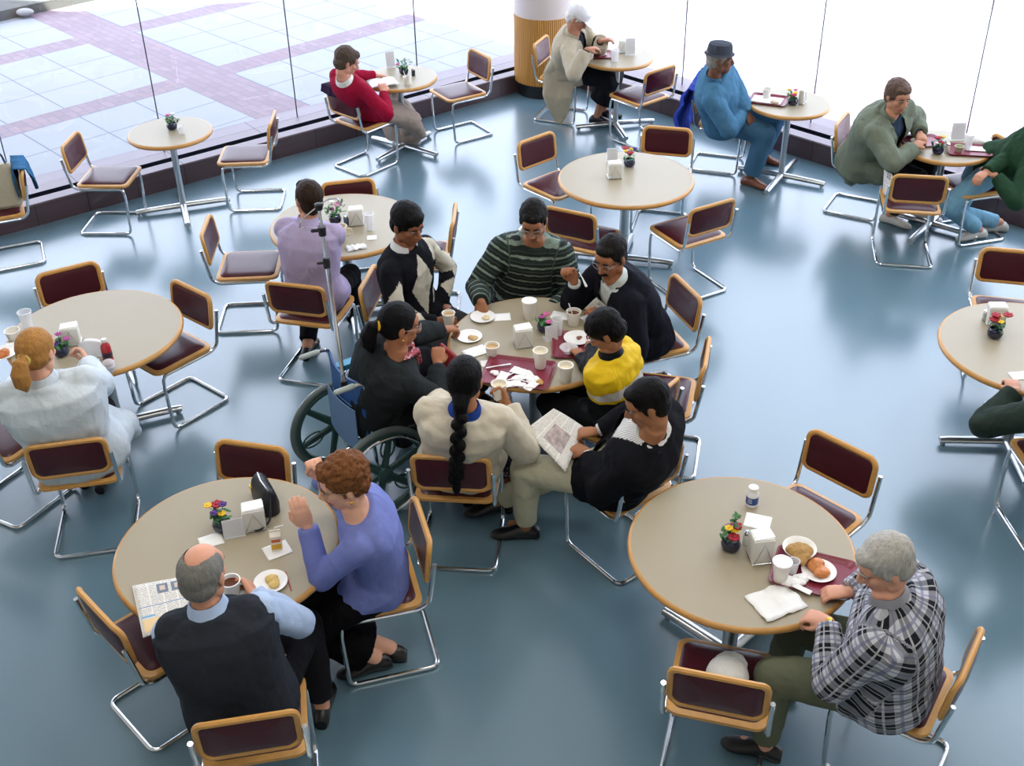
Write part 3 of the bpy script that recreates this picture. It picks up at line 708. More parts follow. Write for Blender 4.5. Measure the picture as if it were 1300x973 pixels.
# ------------------------------------------------------------------ chairs
proto = make_chair()
CH = {
'C1':(-3.445,9.143,357.4,'empty burgundy chair left of the window table with pink potted flowers'),
'C2':(-2.302,9.568,182.5,'empty burgundy chair seen edge-on right of the window table with pink flowers'),
'C3':(-0.472,11.111,212.0,'empty burgundy chair by the window, left of the oak column, across from the reader'),
'C4':(1.371,7.879,119.3,'empty burgundy chair at the right front of the empty round table, turned toward it'),
'C5':(0.386,8.826,310.7,'empty burgundy chair at the left back of the empty round table'),
'C6':(1.282,8.932,255,'empty burgundy chair behind the empty round table, beside the blue coat'),
'C9':(-0.683,4.155,195,'chair under the woman in the purple sweater'),
'C7':(0.552,7.811,62,'empty burgundy chair between the striped sweater man and the empty round table'),
'C8':(1.530,4.582,223.3,'empty burgundy chair behind the table with the white pill bottle'),
'C10':(0.885,3.46,74,'empty chair at the bottom centre with a white cap on its seat'),
'C11':(1.66,3.45,146,'chair under the man in the plaid shirt'),
'C12':(0.579,4.88,126.6,'chair under the man in the black jacket who reads a newspaper'),
'C13':(0.896,5.716,166.2,'empty burgundy chair behind the child in the yellow jacket'),
'C14':(0.90,6.36,200,'chair under the man with the moustache and navy jacket'),
'C16':(-0.70,6.60,350,'chair under the man in the black and cream argyle sweater'),
'C17':(-0.649,7.60,178,'empty chair seen edge-on between the argyle sweater man and the striped sweater man'),
'C18':(-1.191,7.952,283,'empty chair with only its back showing behind the table of the lavender shirt man'),
'C19':(-1.351,6.80,75.6,'chair under the man in the lavender shirt'),
'C20':(-1.936,7.476,2.9,'empty burgundy chair left of the lavender shirt man'),
'C21':(-2.231,6.350,230.4,'empty chair at the right of the table with the red juice bottle'),
'C22':(-2.859,6.63,300,'empty chair with only its back showing behind the table with the red juice bottle'),
'C23':(-2.42,5.13,101,'chair under the woman in the white lab coat'),
'C25':(-4.142,8.531,203,'chair at the far left with a beige bag and a blue jacket on its back'),
'C26':(-1.432,4.60,256,'empty chair with only its back showing behind the black handbag'),
'C27':(-1.66,3.84,44,'empty chair at lower left, next to the man in the dark grey vest'),
'C28':(-1.12,3.30,100,'chair under the balding man in the dark grey vest'),
'C29':(-0.303,4.95,84,'chair under the woman with the long black braid'),
'C30':(3.191,8.339,79.4,'empty chair in front of the window table between the green jackets'),
'C31':(3.060,9.192,330,'chair under the person in the olive green jacket'),
'C32':(3.822,8.678,195,'chair under the person in light blue jeans at the right edge'),
'C33':(2.000,10.204,340,'chair under the man in blue denim with a bright blue coat over its back'),
'C34':(0.575,11.550,337.6,'chair in front of the oak column, under the person in the long beige coat'),
'C35':(1.312,10.869,129.6,'empty burgundy chair right of the window table where the person in beige coat sits'),
'C36':(-1.364,10.370,48,'chair under the woman in the red sweater with a dark scarf on its back'),
'C37':(3.322,6.617,256.2,'empty chair at the right edge behind the table with red flowers'),
'C38':(3.028,4.974,93,'chair at the right edge of which only chrome legs show, near the red flower table'),
'C24':(-2.95,5.42,62,'chair at the left edge beside the woman in the white lab coat'),
'C40':(0.63,5.42,140,'chair under the child in the yellow and black jacket'),
'C41':(0.08,6.78,268,'chair under the man in the striped sweater'),
}
first = True; CHO = {}
for k, (x, y, a, lb) in CH.items():
    o = proto if first else copy_tree(proto); first = False
    o.location = (x, y, 0); o.rotation_euler = (0, 0, math.radians(a)); tag(o, lb, 'chair', 'cantilever dining chairs around the cafe tables'); CHO[k] = o

# ------------------------------------------------------------------ tables
TB = {
'A': (.911, 8.281, 0, -15, 'large round table that stands empty but for a napkin dispenser and flowers'),
'B': (.14, 5.91, 0, 30, 'large round table in the middle crowded with the group of six, trays and cups'),
'C': (1.055, 4.046, 0, 134, 'large round table at lower right with the white pill bottle and plaid shirt man'),
'D': (-1.359, 4.113, 0, -38, 'large round table at lower left with a newspaper and black handbag'),
'E': (-2.577, 6.106, 0, 23, 'large round table at the left edge with the red juice bottle'),
'F': (3.078, 5.741, 0, -4, 'large round table at the right edge with red flowers'),
'G': (-1.207, 7.554, 0, 12, 'large round table where the lavender shirt man leans'),
'1': (-2.918, 9.422, 1, 18, 'small round window table standing empty with pink potted flowers'),
'2': (-1.032, 10.723, 1, 55, 'small round window table of the woman in red sweater'),
'3': (1.102, 11.219, 1, 10, 'small round window table beside the oak column'),
'4': (2.52, 9.845, 1, 60, 'small round window table in front of the man in blue denim'),
'5': (3.569, 8.798, 1, 50, 'small round window table with two trays between the green jackets')}
def make_table(D, pole):
    root = empty('round_table', (0, 0, 0)); R = D/2
    mb = MB(); mb.lathe([(0, .738), (R-.017, .738), (R-.017, .7402), (0, .7402)], seg=72); mb.build('tabletop', lamin, root, auto=30)
    prof = []
    mb = MB(); n = 72; lo = []
    for k in range(12):
        a = 2*PI*k/12; rr_ = R-.017+.017*math.cos(a) if math.cos(a) > 0 else R-.017+.004*math.cos(a); zz = .722+.0185*math.sin(a)
        lo.append([(rr_*math.cos(2*PI*j/n), rr_*math.sin(2*PI*j/n), zz) for j in range(n)])
    mb.loops(lo, ring=True); mb.build('edge_band', oak_edge, root)
    mb = MB(); mb.lathe([(0, .700), (R-.03, .700), (R-.03, .736), (0, .736)], seg=48); mb.build('underside', mat('underside', '3a322a', .7), root)
    mb = MB(); mb.lathe([(pole, .03), (pole, .70)], seg=24); mb.lathe([(.11, .685), (.11, .70)], seg=24); mb.build('pedestal', steel, root)
    for k in range(4):
        R_ = Rz(PI/2*k); mb = MB(); mb.tube([R_ @ V(p) for p in ((0, 0, .045), (.36, 0, .040), (.41, 0, .036))], [.030, .028, .026], 12, flat=.8, up=(0, 0, 1)); 
        mb.lathe([(.016, 0), (.016, .02)], R_ @ V((.385, 0, 0)), 10); mb.build('foot', steel, root)
    return root
tp = {0: make_table(1.062, .038), 1: make_table(.722, .028)}; used = {0: 0, 1: 0}
for k, (x, y, kind, a, lb) in TB.items():
    o = tp[kind] if not used[kind] else copy_tree(tp[kind]); used[kind] = 1
    o.location = (x, y, 0); o.rotation_euler = (0, 0, math.radians(a))
    tag(o, lb, 'table', 'small round tables along the windows' if kind else 'large round cafe tables')
TZ = .7405
# ------------------------------------------------------------------ table things
def T(u, v, z=TZ): return at(u, v, z)
def place(root, u, v, rz=0, z=TZ): root.location = at(u, v, z); root.rotation_euler = (0, 0, math.radians(rz)); return root
def cup(p, h=.095, r=.042, m=foam, fill=None, lid=False, spoon=False, label='', group='drinking cups on the cafe tables', name='paper_cup', tilt=0, handle=False):
    root = empty(name, p, 0, label, 'cup', group); R = Matrix.Rotation(math.radians(tilt), 3, 'Y')
    mb = MB(); mb.lathe([(r*.72, 0), (r*.74, .002), (r, h-.003), (r+.003, h), (r-.003, h), (r*.70, .006), (0, .006)], seg=24, R=R); mb.build('cup_body', m, root)
    if fill:
        mb = MB(); mb.lathe([(0, h*.78), (r*.90, h*.78), (r*.90, h*.79), (0, h*.79)], seg=24, R=R); mb.build('drink', fill, root)
    if lid:
        mb = MB(); mb.lathe([(r+.004, h-.006), (r+.005, h+.003), (r-.002, h+.006), (r-.006, h+.002), (0, h+.002)], seg=24, R=R); mb.build('lid', mat('lid_plastic', 'f2f2f0', .25), root)
    if spoon:
        mb = MB(); mb.tube([(0, 0, h*.5), (-.03, .01, h+.05)], [.004, .003], 6); mb.build('spoon', paper, root)
    if handle:
        mb = MB(); mb.tube([(r*.85, 0, h*.78), (r+.028, 0, h*.75), (r+.032, 0, h*.35), (r*.75, 0, h*.22)], .006, 8); mb.build('handle', m, root)
    return root
def plate(u, v, r=.085, food=None, label='', z=TZ, m=china):
    root = empty('plate', at(u, v, z), random.random(), label, 'plate', 'plates of food on the cafe tables')
    mb = MB(); mb.lathe([(r*.6, 0), (r*.65, .002), (r, .012), (r+.001, .015), (r-.006, .014), (r*.68, .005), (0, .004)], seg=36); mb.build('dish', m, root)
    return root
def blob(name, u, v, z, size, m, label, cat, n=5, group=None, dz=.006, rx=1.0, seedv=0):
    rnd = random.Random(seedv+int(u)); p = at(u, v, z); mb = MB()
    for i in range(n):
        a = rnd.random()*6.28; q = rnd.random()*size*.7; mb.ell(V((math.cos(a)*q*rx, math.sin(a)*q, size*.18)), (size*rnd.uniform(.5, .8)*rx, size*rnd.uniform(.5, .8), size*rnd.uniform(.28, .45)))
    me = remesh(mb, name, m, None, (0, 0, 0), max(.002, size/14), 1, disp=(size*.06, 2.5/size, 1)); me.location = p
    return tag(me, label, cat, group)
def napkin(u, v, w=.11, d=.11, rz=0, z=TZ, label='', crumple=0, m=paper, name='napkin', cat='napkin', group='paper napkins on the cafe tables'):
    mb = MB(); n = 9; rnd = random.Random(int(u*7+v)); s0 = rnd.random()*9
    pts = []
    for i in range(n):
        for j in range(n):
            x, y = (i/(n-1)-.5)*w, (j/(n-1)-.5)*d
            z_ = .001+ (crumple*abs(noise.noise((x*25+s0, y*25, 0))))
            if crumple: x *= 1-crumple*6*abs(noise.noise((s0, y*20, 1))); y *= 1-crumple*6*abs(noise.noise((x*20, s0, 3)))
            pts.append((x, y, z_))
    mb.add(pts, [(i*n+j, (i+1)*n+j, (i+1)*n+j+1, i*n+j+1) for i in range(n-1) for j in range(n-1)])
    o = mb.build(name, m, solid=.0012); o.location = at(u, v, z+.001); o.rotation_euler = (0, 0, math.radians(rz)); return tag(o, label, cat, group)
def dispenser(u, v, rz, label, sz=(.105, .085, .115)):
    root = empty('napkin_dispenser', at(u, v, TZ), math.radians(rz), label, 'napkin dispenser', 'napkin dispensers')
    w, d, h = sz
    mb = MB(); mb.box((0, 0, h/2+.004), (w, d, h)); mb.build('housing', steelwhite, root, bevel=.006)
    mb = MB(); mb.box((0, 0, h+.006), (w*.93, d*.86, .008)); mb.box((.004, .002, h+.012), (w*.9, d*.8, .003), Rz(.08)); mb.build('napkin_stack', paper, root)
    mb = MB()
    for s in (-1, 1):
        mb.tube([(-w*.42, s*(d/2+.004), .012), (0, s*(d/2+.004), h*.92), (w*.42, s*(d/2+.004), .012)], .0022, 6)
    mb.tube([(-w*.5, -d/2-.004, .008), (w*.5, -d/2-.004, .008), (w*.5, d/2+.004, .008), (-w*.5, d/2+.004, .008)], .0025, 6, closed=True); mb.build('wire_clip', chrome, root)
    return root
PC = {'red': mat('petal_red', 'a3122a', .6), 'yellow': mat('petal_yellow', 'e8bd22', .6), 'purple': mat('petal_purple', '4b2a7a', .6), 'pink': mat('petal_pink', 'd0609a', .6), 'white': mat('petal_white', 'e9e6ea', .6), 'magenta': mat('petal_magenta', 'a83a8a', .6)}
def flowers(u, v, cols, label, h=.19, r=.043, tall=None, lush=.5):
    root = empty('flower_pot', at(u, v, TZ), random.random()*6, label, 'flower pot', 'potted flowers on the cafe tables'); rnd = random.Random(int(u+v))
    mb = MB(); mb.lathe([(r*.62, 0), (r*.95, .012), (r*1.08, .034), (r*.92, .056), (r*.84, .062), (r*.76, .060), (r*.7, .05), (0, .05)], seg=28); mb.build('pot', navy, root)
    mb = MB(); st = []
    for i, c in enumerate(cols):
        a = 2*PI*i/len(cols)+rnd.random()*.5; rad = rnd.uniform(.012, .06); top_ = V((math.cos(a)*rad, math.sin(a)*rad, rnd.uniform(.6, .95)*h)); st.append(top_)
        mb.tube([(0, 0, .05), (top_.x*.4, top_.y*.4, .05+(top_.z-.05)*.55), top_], .0014, 5)
    if tall: mb.tube([(0, 0, .05), (0.01, .0, tall)], .002, 5)
    for i in range(int(30*lush+14)):
        a = rnd.random()*6.28; rad = rnd.uniform(.01, .055)*(.6+lush*.8); c = V((math.cos(a)*rad, math.sin(a)*rad, rnd.uniform(.055, (.6+.3*lush)*h)))
        if tall and i < 10: c = V((.01+rnd.uniform(-.008, .008), rnd.uniform(-.008, .008), tall*rnd.uniform(.75, 1.03)))
        R = Matrix.Rotation(rnd.random()*6, 3, 'Z') @ Matrix.Rotation(rnd.uniform(-.9, .9), 3, 'Y'); mb.ell(c, (.022, .009, .0015), R, 8, 5)
    mb.build('foliage', leaf, root)
    for c, q in zip(cols, st):
        mb = MB(); big = .028 if c == 'red' else .020
        for k in range(6):
            a = 2*PI*k/6; d = V((math.cos(a), math.sin(a), .35)).normalized(); R = Rz(a) @ Matrix.Rotation(-.5, 3, 'Y'); mb.ell(q+d*big*.55, (big*.62, big*.5, big*.25), R, 8, 6)
        mb.ell(q+V((0, 0, .004)), big*.5, None, 8, 6); mb.build('bloom', PC[c], root)
    return root
def tray(u, v, rz, label, w=.38, d=.28):
    root = empty('tray', at(u, v, TZ), math.radians(rz), label, 'tray', 'maroon cafeteria trays')
    mb = MB(); lo = []
    for a_, z_ in ((-.02, 0), (-.012, 0), (0, .016), (.002, .018), (-.004, .017), (-.018, .004), (-.03, .003)): lo.append([V((x, y, z_)) for x, y in rrect(w+a_*2, d+a_*2, .035, 6)])
    mb.loops(lo); mb.build('tray_body', tray_m, root); return root
def shaker(u, v, label, m=None):
    root = empty('salt_shaker', at(u, v, TZ), 0, label, 'shaker', 'salt shakers'); mb = MB(); mb.lathe([(.018, 0), (.019, .05), (.015, .058)], seg=16); mb.build('jar', m or steelwhite, root)
    mb = MB(); mb.lathe([(.016, .057), (.017, .07), (.008, .078)], seg=16); mb.build('lid', chrome, root); return root
def sign(u, v, rz, label, w=.09, h=.15):
    root = empty('menu_stand', at(u, v, TZ), math.radians(rz), label, 'menu stand', 'clear menu stands')
    mb = MB(); mb.box((0, 0, h/2), (w, .003, h), Matrix.Rotation(-.12, 3, 'X')); mb.box((0, .02, .002), (w, .07, .003)); mb.build('clear_stand', clear, root, smooth=False)
    mb = MB(); mb.box((0, .003, h/2), (w*.9, .0012, h*.92), Matrix.Rotation(-.12, 3, 'X')); mb.build('card', mat('menu_card', 'd9dade', .6, nz=.1, nscale=70), root, smooth=False); return root
def printed(name, kind=0):
    """newsprint: ruled text columns and picture blocks"""
    m = mat(name, 'e6e3da', .8); N, L, P = nodes_of(m); tc = N.new('ShaderNodeTexCoord'); sx = N.new('ShaderNodeSeparateXYZ'); L.new(tc.outputs['UV'], sx.inputs[0])
    X, Y = sx.outputs[0], sx.outputs[1]
    def q(op, a, b=None): return math_node(N, L, op, a, b)
    ln = q('LESS_THAN', q('FRACT', q('MULTIPLY', Y, 44.0)), .45); col_ = q('GREATER_THAN', q('FRACT', q('MULTIPLY', X, 4.0)), .1)
    nn = N.new('ShaderNodeTexNoise'); nn.inputs['Scale'].default_value = 60; L.new(tc.outputs['UV'], nn.inputs['Vector']); gp = q('GREATER_THAN', nn.outputs['Fac'], .46)
    n2 = N.new('ShaderNodeTexNoise'); n2.inputs['Scale'].default_value = 3; L.new(tc.outputs['UV'], n2.inputs['Vector'])
    f = q('MULTIPLY', q('MULTIPLY', ln, col_), q('MULTIPLY', gp, .75)); c = mixc(N, L, f, (.78, .76, .70), (.10, .10, .11))
    def blk(x0, x1, y0, y1, cc_, c):
        g = q('MULTIPLY', q('MULTIPLY', q('GREATER_THAN', X, x0), q('LESS_THAN', X, x1)), q('MULTIPLY', q('GREATER_THAN', Y, y0), q('LESS_THAN', Y, y1))); return mixc(N, L, g, c, cc_)
    if kind == 0:
        c = blk(.42, .62, .74, .94, (.16, .2, .26), c); c = blk(.68, .90, .74, .94, (.16, .2, .26), c); c = blk(.05, .35, .06, .30, (.75, .55, .3), c); c = blk(.04, .9, .52, .535, (.1, .2, .4), c); c = blk(.47, .57, .8, .9, (.6, .5, .42), c); c = blk(.74, .84, .8, .9, (.6, .5, .42), c)
        c = blk(.05, .30, .32, .36, (.2, .4, .6), c)
    else:
        nz2 = N.new('ShaderNodeTexNoise'); nz2.inputs['Scale'].default_value = 9; L.new(tc.outputs['UV'], nz2.inputs['Vector'])
        pic = mixc(N, L, nz2.outputs['Fac'], (.06, .07, .09), (.75, .6, .55)); c = blk(.34, .78, .25, .72, pic, c) if False else mixc(N, L, q('MULTIPLY', q('MULTIPLY', q('GREATER_THAN', X, .34), q('LESS_THAN', X, .8)), q('MULTIPLY', q('GREATER_THAN', Y, .2), q('LESS_THAN', Y, .66))), c, pic)
    L.new(c, P.inputs['Base Color']); return m
def sheet(name, corners, m, label, cat, thick=.004, bend=.0, group=None, nu=10):
    """folded sheet through four corners (bl, br, tr, tl) with page texture"""
    a, b, c, d = [V(p) for p in corners]; nrm = (b-a).cross(d-a).normalized(); nrm = nrm if nrm.z > 0 else -nrm
    me = bpy.data.meshes.new(name); vs_, fs, uv_ = [], [], []
    o0 = (a+b+c+d)/4
    for i in range(nu+1):
        for j in range(nu+1):
            s, t = i/nu, j/nu; p = (a*(1-s)+b*s)*(1-t)+(d*(1-s)+c*s)*t; p = p+nrm*(bend*math.sin(PI*s)+.002*noise.noise((s*5, t*5, 2))) ; vs_.append(p-o0); uv_.append((s, t))
    for i in range(nu):
        for j in range(nu): k = i*(nu+1)+j; fs.append((k, k+nu+1, k+nu+2, k+1))
    me.from_pydata([tuple(v) for v in vs_], [], fs); ul = me.uv_layers.new(name='uv')
    for lp in me.loops: ul.data[lp.index].uv = uv_[lp.vertex_index]
    me.materials.append(m); o = bpy.data.objects.new(name, me); COL.objects.link(o); o.location = o0
    me.polygons.foreach_set('use_smooth', [True]*len(me.polygons))
    md = o.modifiers.new('s', 'SOLIDIFY'); md.thickness = thick; md.offset = 0
    return tag(o, label, cat, group)
# ------------------------------------------------------------------ things on the tables
# table A
dispenser(780, 225, 4, 'white napkin dispenser on the otherwise empty round table')
sign(777, 205, 4, 'clear menu stand behind the dispenser on the otherwise empty round table', h=.11)
flowers(799, 211, ['red', 'yellow', 'red', 'purple', 'yellow'], 'dark pot of red and yellow flowers on the otherwise empty round table')
# table B
dispenser(664, 438, 12, 'white napkin dispenser amid the trays and cups of the middle table')
flowers(691, 420, ['pink', 'magenta', 'pink'], 'pot with pink blooms beside the dispenser on the middle table', h=.12)
sign(700, 432, 20, 'clear menu stand beside the pink blooms on the middle table', h=.10, w=.08)
cup(T(672, 404), .125, .043, foam, lid=True, label='tall white lidded cup on the middle table, in front of the striped sweater man')
cup(T(728, 412), .095, .044, foam, fill=coffee, spoon=True, label='white cup of coffee with a plastic spoon in it near the moustached man')
cup(T(625, 452), .075, .042, foam, fill=mat('tea', 'c2a06a', .3), label='short white cup left of the dispenser on the middle table')
cup(T(686, 466, TZ+.005), .115, .042, foam, fill=mat('creamy', 'e6ddc0', .3), label='white cup standing on the corner of the cluttered tray')
cup(T(718, 484), .110, .043, foam, fill=mat('creamy', 'e6ddc0', .3), label='white cup at the front rim of the middle table, right of the cluttered tray')
cup(T(708, 425), .115, .036, clear, name='plastic_glass', label='clear plastic glass left of the child\'s tray')
plate(613, 404, .077, label='white plate that the striped sweater man reaches into')
blob('cake', 618, 405, TZ+.005, .026, mat('cake', 'd9c9a0', .8, nz=.2), 'pale cake piece on the plate under the striped sweater man\'s hand', 'food', 4)
plate(596, 429, .077, label='white plate that the woman in the wheelchair points at')
blob('cake', 600, 430, TZ+.005, .03, mat('cake_brown', 'c9a878', .8, nz=.4), 'cake piece with dark filling on the plate the seated woman points at', 'food', 5)
napkin(637, 403, .11, .09, 5, label='folded napkin right of the striped sweater man\'s plate')
napkin(604, 447, .15, .10, 30, label='white napkin in front of the plate of the woman in the wheelchair', crumple=.008)
napkin(617, 462, .06, .07, 10, label='small white paper above the head of the braided woman', crumple=.004)
napkin(712, 401, .12, .09, -20, label='white napkin left of the coffee cup with spoon', crumple=.004)
napkin(746, 405, .09, .08, 30, label='crumpled napkin right of the coffee cup with spoon', crumple=.02)
tr1 = tray(658, 475, -14, 'maroon tray heaped with used white plastic and papers', .40, .30)
rnd = random.Random(3)
def on_tray(u, v, z=.004): return at(u, v, TZ+z)
for i, (u, v, l, a, lb) in enumerate([(632, 466, .15, 15, 'white plastic knife at the back left of the cluttered tray'), (650, 476, .14, 40, 'white plastic fork in the middle of the cluttered tray'), (668, 486, .14, -30, 'white plastic knife at the front of the cluttered tray'), (645, 484, .13, 25, 'white plastic spoon at the front left of the cluttered tray')]):
    mb = MB(); mb.tube([(-l/2, 0, .006), (0, 0, .008), (l/2, 0, .006)], [.006, .004, .007], 8, flat=.5, round_ends=True); o = mb.build('plastic_cutlery', mat('white_plastic', 'f0f0f0', .3), smooth=True); o.location = on_tray(u, v, .006+.002*i); o.rotation_euler = (0, 0, math.radians(a)); tag(o, lb, 'cutlery', 'plastic cutlery on the cluttered tray')
for i, (u, v, s, lb) in enumerate([(628, 474, .035, 'small white creamer cup at the left of the cluttered tray'), (655, 482, .04, 'torn sugar wrapper in the middle of the cluttered tray'), (672, 476, .04, 'crumpled napkin behind the cup on the cluttered tray'), (678, 484, .045, 'crumpled wrapper at the right of the cluttered tray'), (664, 490, .04, 'crumpled wrapper at the front edge of the cluttered tray'), (643, 489, .035, 'torn wrapper at the front left of the cluttered tray')]):
    blob('wrapper', u, v, TZ+.004, s*.7, paper, lb, 'wrapper', 6, 'white wrappers on the cluttered tray', seedv=i)
for i, (u, v, l, a, lb) in enumerate([(638, 479, .10, 70, 'flat white wrapper at the far left of the cluttered tray'), (660, 472, .11, -30, 'white napkin at the back of the cluttered tray'), (651, 488, .10, 10, 'white napkin at the front middle of the cluttered tray'), (674, 491, .09, 50, 'white wrapper at the front right of the cluttered tray'), (668, 478, .09, 20, 'white foil wrapper right of the middle of the cluttered tray')]):
    napkin(u, v, l, l*.6, a, z=TZ+.012, label=lb, crumple=.008, name='wrapper', cat='wrapper', group='white wrappers on the cluttered tray')
blob('bread_crust', 685, 486, TZ+.004, .03, mat('crust', 'b98a4a', .8, nz=.3), 'brown crust at the right end of the cluttered tray', 'food', 3)
tray(733, 440, -4, 'maroon tray in front of the child with a plate and bowl', .30, .30)
plate(733, 431, .082, label='white plate with food scraps at the back of the child\'s tray', z=TZ+.006)
blob('food_scraps', 735, 430, TZ+.012, .022, mat('scrap', '8a5a48', .8, nz=.4), 'brown food scraps on the plate of the child\'s tray', 'food', 3)
for i, (u, v) in enumerate(((722, 447),)):
    root = empty('plastic_bowl', at(u, v, TZ+.006), 0, 'clear plastic bowl at the left of the child\'s tray', 'bowl'); mb = MB(); mb.lathe([(.03, 0), (.05, .03), (.055, .034), (.05, .032), (.028, .004), (0, .004)], seg=28); mb.build('bowl_body', clear, root)
tray(770, 440, 10, 'maroon tray under the elbow of the child with a dark dessert plate', .20, .26)
plate(768, 447, .07, label='white plate smeared with dark sauce beside the child\'s hand', z=TZ+.006)
blob('brown_dessert', 763, 444, TZ+.012, .03, mat('choc', '3a1a12', .5), 'dark brown dessert on the sauce plate beside the child', 'food', 4)
# table C
def bottle(u, v, label):
    root = empty('pill_bottle', at(u, v, TZ), 0, label, 'bottle'); mb = MB(); mb.lathe([(.026, 0), (.030, .003), (.030, .075), (.024, .085), (.021, .09)], seg=28); mb.build('bottle_body', mat('white_bottle', 'efefef', .3), root)
    mb = MB(); mb.lathe([(.0245, .088), (.0245, .110), (.021, .113)], seg=28); mb.build('cap', mat('white_cap', 'f4f4f2', .4), root)
    m = mat('blue_label', '2c4f9c', .4); mb = MB(); mb.lathe([(.0304, .018), (.0304, .060)], seg=28); mb.build('bottle_label', m, root)
    mb = MB()
    for z in (.05, .040, .030): mb.loops([[(.0309*math.cos(a), .0309*math.sin(a), zz) for a in [PI*1.2+.08*k for k in range(10)]] for zz in (z, z+.004)], closed=False, caps=False)
    mb.build('label_print', mat('label_white', 'e8eef6', .5), root); return root
bottle(954, 641, 'white pill bottle with a blue label at the back of the lower right table')
flowers(927, 697, ['yellow', 'red', 'yellow', 'purple', 'yellow', 'red'], 'dark pot of yellow, red and purple flowers left of the dispenser at lower right', h=.16, tall=.20)
dispenser(964, 709, 8, 'tall white napkin dispenser beside the flowers of the lower right table', (.10, .09, .135))
napkin(962, 663, .12, .10, -20, z=TZ+.13, label='white napkins fanned out of the dispenser at lower right', crumple=.006)
shaker(947, 690, 'white shaker between flowers and dispenser at lower right')
tray(1032, 730, -22, 'maroon tray with bowl, cup and pastry in front of the plaid shirt man', .36, .27)
rb = empty('foam_bowl', at(1014, 703, TZ+.012), 0, 'white foam bowl with a muffin at the back of the plaid shirt man\'s tray', 'bowl'); mb = MB(); mb.lathe([(.045, 0), (.07, .03), (.078, .036), (.078, .039), (.07, .036), (.042, .006), (0, .006)], seg=36); mb.build('bowl_body', mat('foam_white', 'efefec', .5), rb)
blob('muffin', 1015, 704, TZ+.036, .068, mat('muffin', 'a8834c', .9, nz=.45, nscale=60), 'golden brown muffin top in the white foam bowl', 'food', 6)
plate(1039, 727, .078, label='white plate with an orange pastry on the plaid shirt man\'s tray', z=TZ+.006)
blob('pastry', 1040, 724, TZ+.014, .056, mat('pastry', 'c47a3c', .5, nz=.5, nscale=40), 'orange glazed pastry on the plate of the plaid shirt man', 'food', 4)
cup(T(990, 738, TZ+.004), .115, .040, foam, lid=True, label='tall white lidded cup at the left corner of the plaid shirt man\'s tray')
cup(T(1006, 727, TZ+.004), .07, .026, clear, name='plastic_glass', label='clear plastic cup beside the lidded cup on the plaid shirt man\'s tray')
napkin(985, 765, .22, .18, 25, label='large rumpled white napkin at the front rim of the lower right table', crumple=.022)
blob('wrapper', 1005, 742, TZ+.004, .04, paper, 'crumpled white wrapper on the front of the plaid shirt man\'s tray', 'wrapper', 6)
blob('wrapper', 1018, 738, TZ+.004, .035, paper, 'crumpled white wrapper between cup and pastry plate', 'wrapper', 6, seedv=4)
napkin(1018, 748, .09, .03, -40, z=TZ+.018, label='torn sugar packet at the front edge of the plaid shirt man\'s tray')
# table D
nw = sheet('newspaper', [T(182, 811), T(250, 790), T(238, 733), T(168, 746)], printed('newsprint_a'), 'newspaper with two portrait photos lying left of the man in the vest', 'newspaper', .006)
nw.location.z += .006
flowers(283, 672, ['red', 'yellow', 'purple', 'yellow', 'purple'], 'dark pot with a red rose and pansies behind the menu card at lower left', h=.15)
sign(298, 681, 14, 'clear menu stand in front of the pansies on the lower left table', h=.10, w=.10)
dispenser(324, 668, 14, 'white napkin dispenser beside the black handbag')
def handbag(u, v, rz, label):
    root = empty('handbag', at(u, v, TZ), math.radians(rz), label, 'bag'); mb = MB()
    lo = []
    for z, w_, d_ in ((0, .22, .075), (.004, .23, .09), (.06, .23, .095), (.11, .20, .075), (.135, .17, .045), (.145, .15, .02)): lo.append([V((x, y, z)) for x, y in rrect(w_, d_, d_*.42, 6)])
    mb.loops(lo); mb.build('bag_body', mat('black_leather', '101216', .38, bump=.3, bscale=40), root)
    mb = MB(); mb.tube([(-.08, 0, .14), (0, -.01, .150), (.08, 0, .14)], .004, 8); mb.build('zip', chrome, root)
    mb = MB(); mb.box((-.05, -.052, .085), (.03, .006, .022)); mb.build('clasp', gold, root, bevel=.002)
    mb = MB(); mb.tube(fillet([(.10, 0, .11), (.17, -.03, .03), (.19, -.10, .006), (.12, -.16, .006)], .03), .005, 8); mb.build('strap', black, root); return root
handbag(338, 640, -62, 'black leather handbag standing at the back of the lower left table')
bx = empty('juice_carton', at(352, 697, TZ), math.radians(12), 'small printed juice carton with bent straw on a napkin', 'carton'); mb = MB(); mb.box((0, 0, .045), (.05, .042, .09)); mb.loops([[V((x*a, y*b, z)) for x, y in ((-.025, -.021), (.025, -.021), (.025, .021), (-.025, .021))] for a, b, z in ((1, 1, .09), (1, .15, .108), (1, .12, .116))]); mb.build('carton_body', mat('carton', 'ece6d6', .4), bx, smooth=False)
mb = MB(); mb.box((0, -.0215, .030), (.046, .001, .03)); mb.box((.0255, 0, .03), (.001, .036, .03)); mb.build('printed_fruit', mat('carton_yellow', 'dfae2e', .5), bx, smooth=False)
mb = MB(); mb.box((0, -.0217, .066), (.040, .001, .016)); mb.box((.0257, 0, .066), (.001, .032, .016)); mb.build('printed_band', mat('carton_orange', 'd2622a', .5), bx, smooth=False)
mb = MB(); mb.tube([(.0, 0, .10), (.005, 0, .13), (.045, .0, .135)], .0028, 8); mb.build('straw', mat('straw_white', 'f0f0f0', .4), bx)
napkin(352, 699, .12, .10, 30, label='white napkin under the juice carton')
napkin(268, 687, .11, .09, 25, label='folded white note near the flower pot at lower left')
napkin(303, 765, .09, .06, 10, label='white napkin half under the mug hand of the man in the vest')
plate(344, 741, .076, label='white plate with a cookie between the man in the vest and the purple sweater')
blob('cookie', 347, 739, TZ+.006, .042, mat('cookie', 'd9bb72', .8, nz=.2), 'pale round cookie on the plate at lower left', 'food', 3)
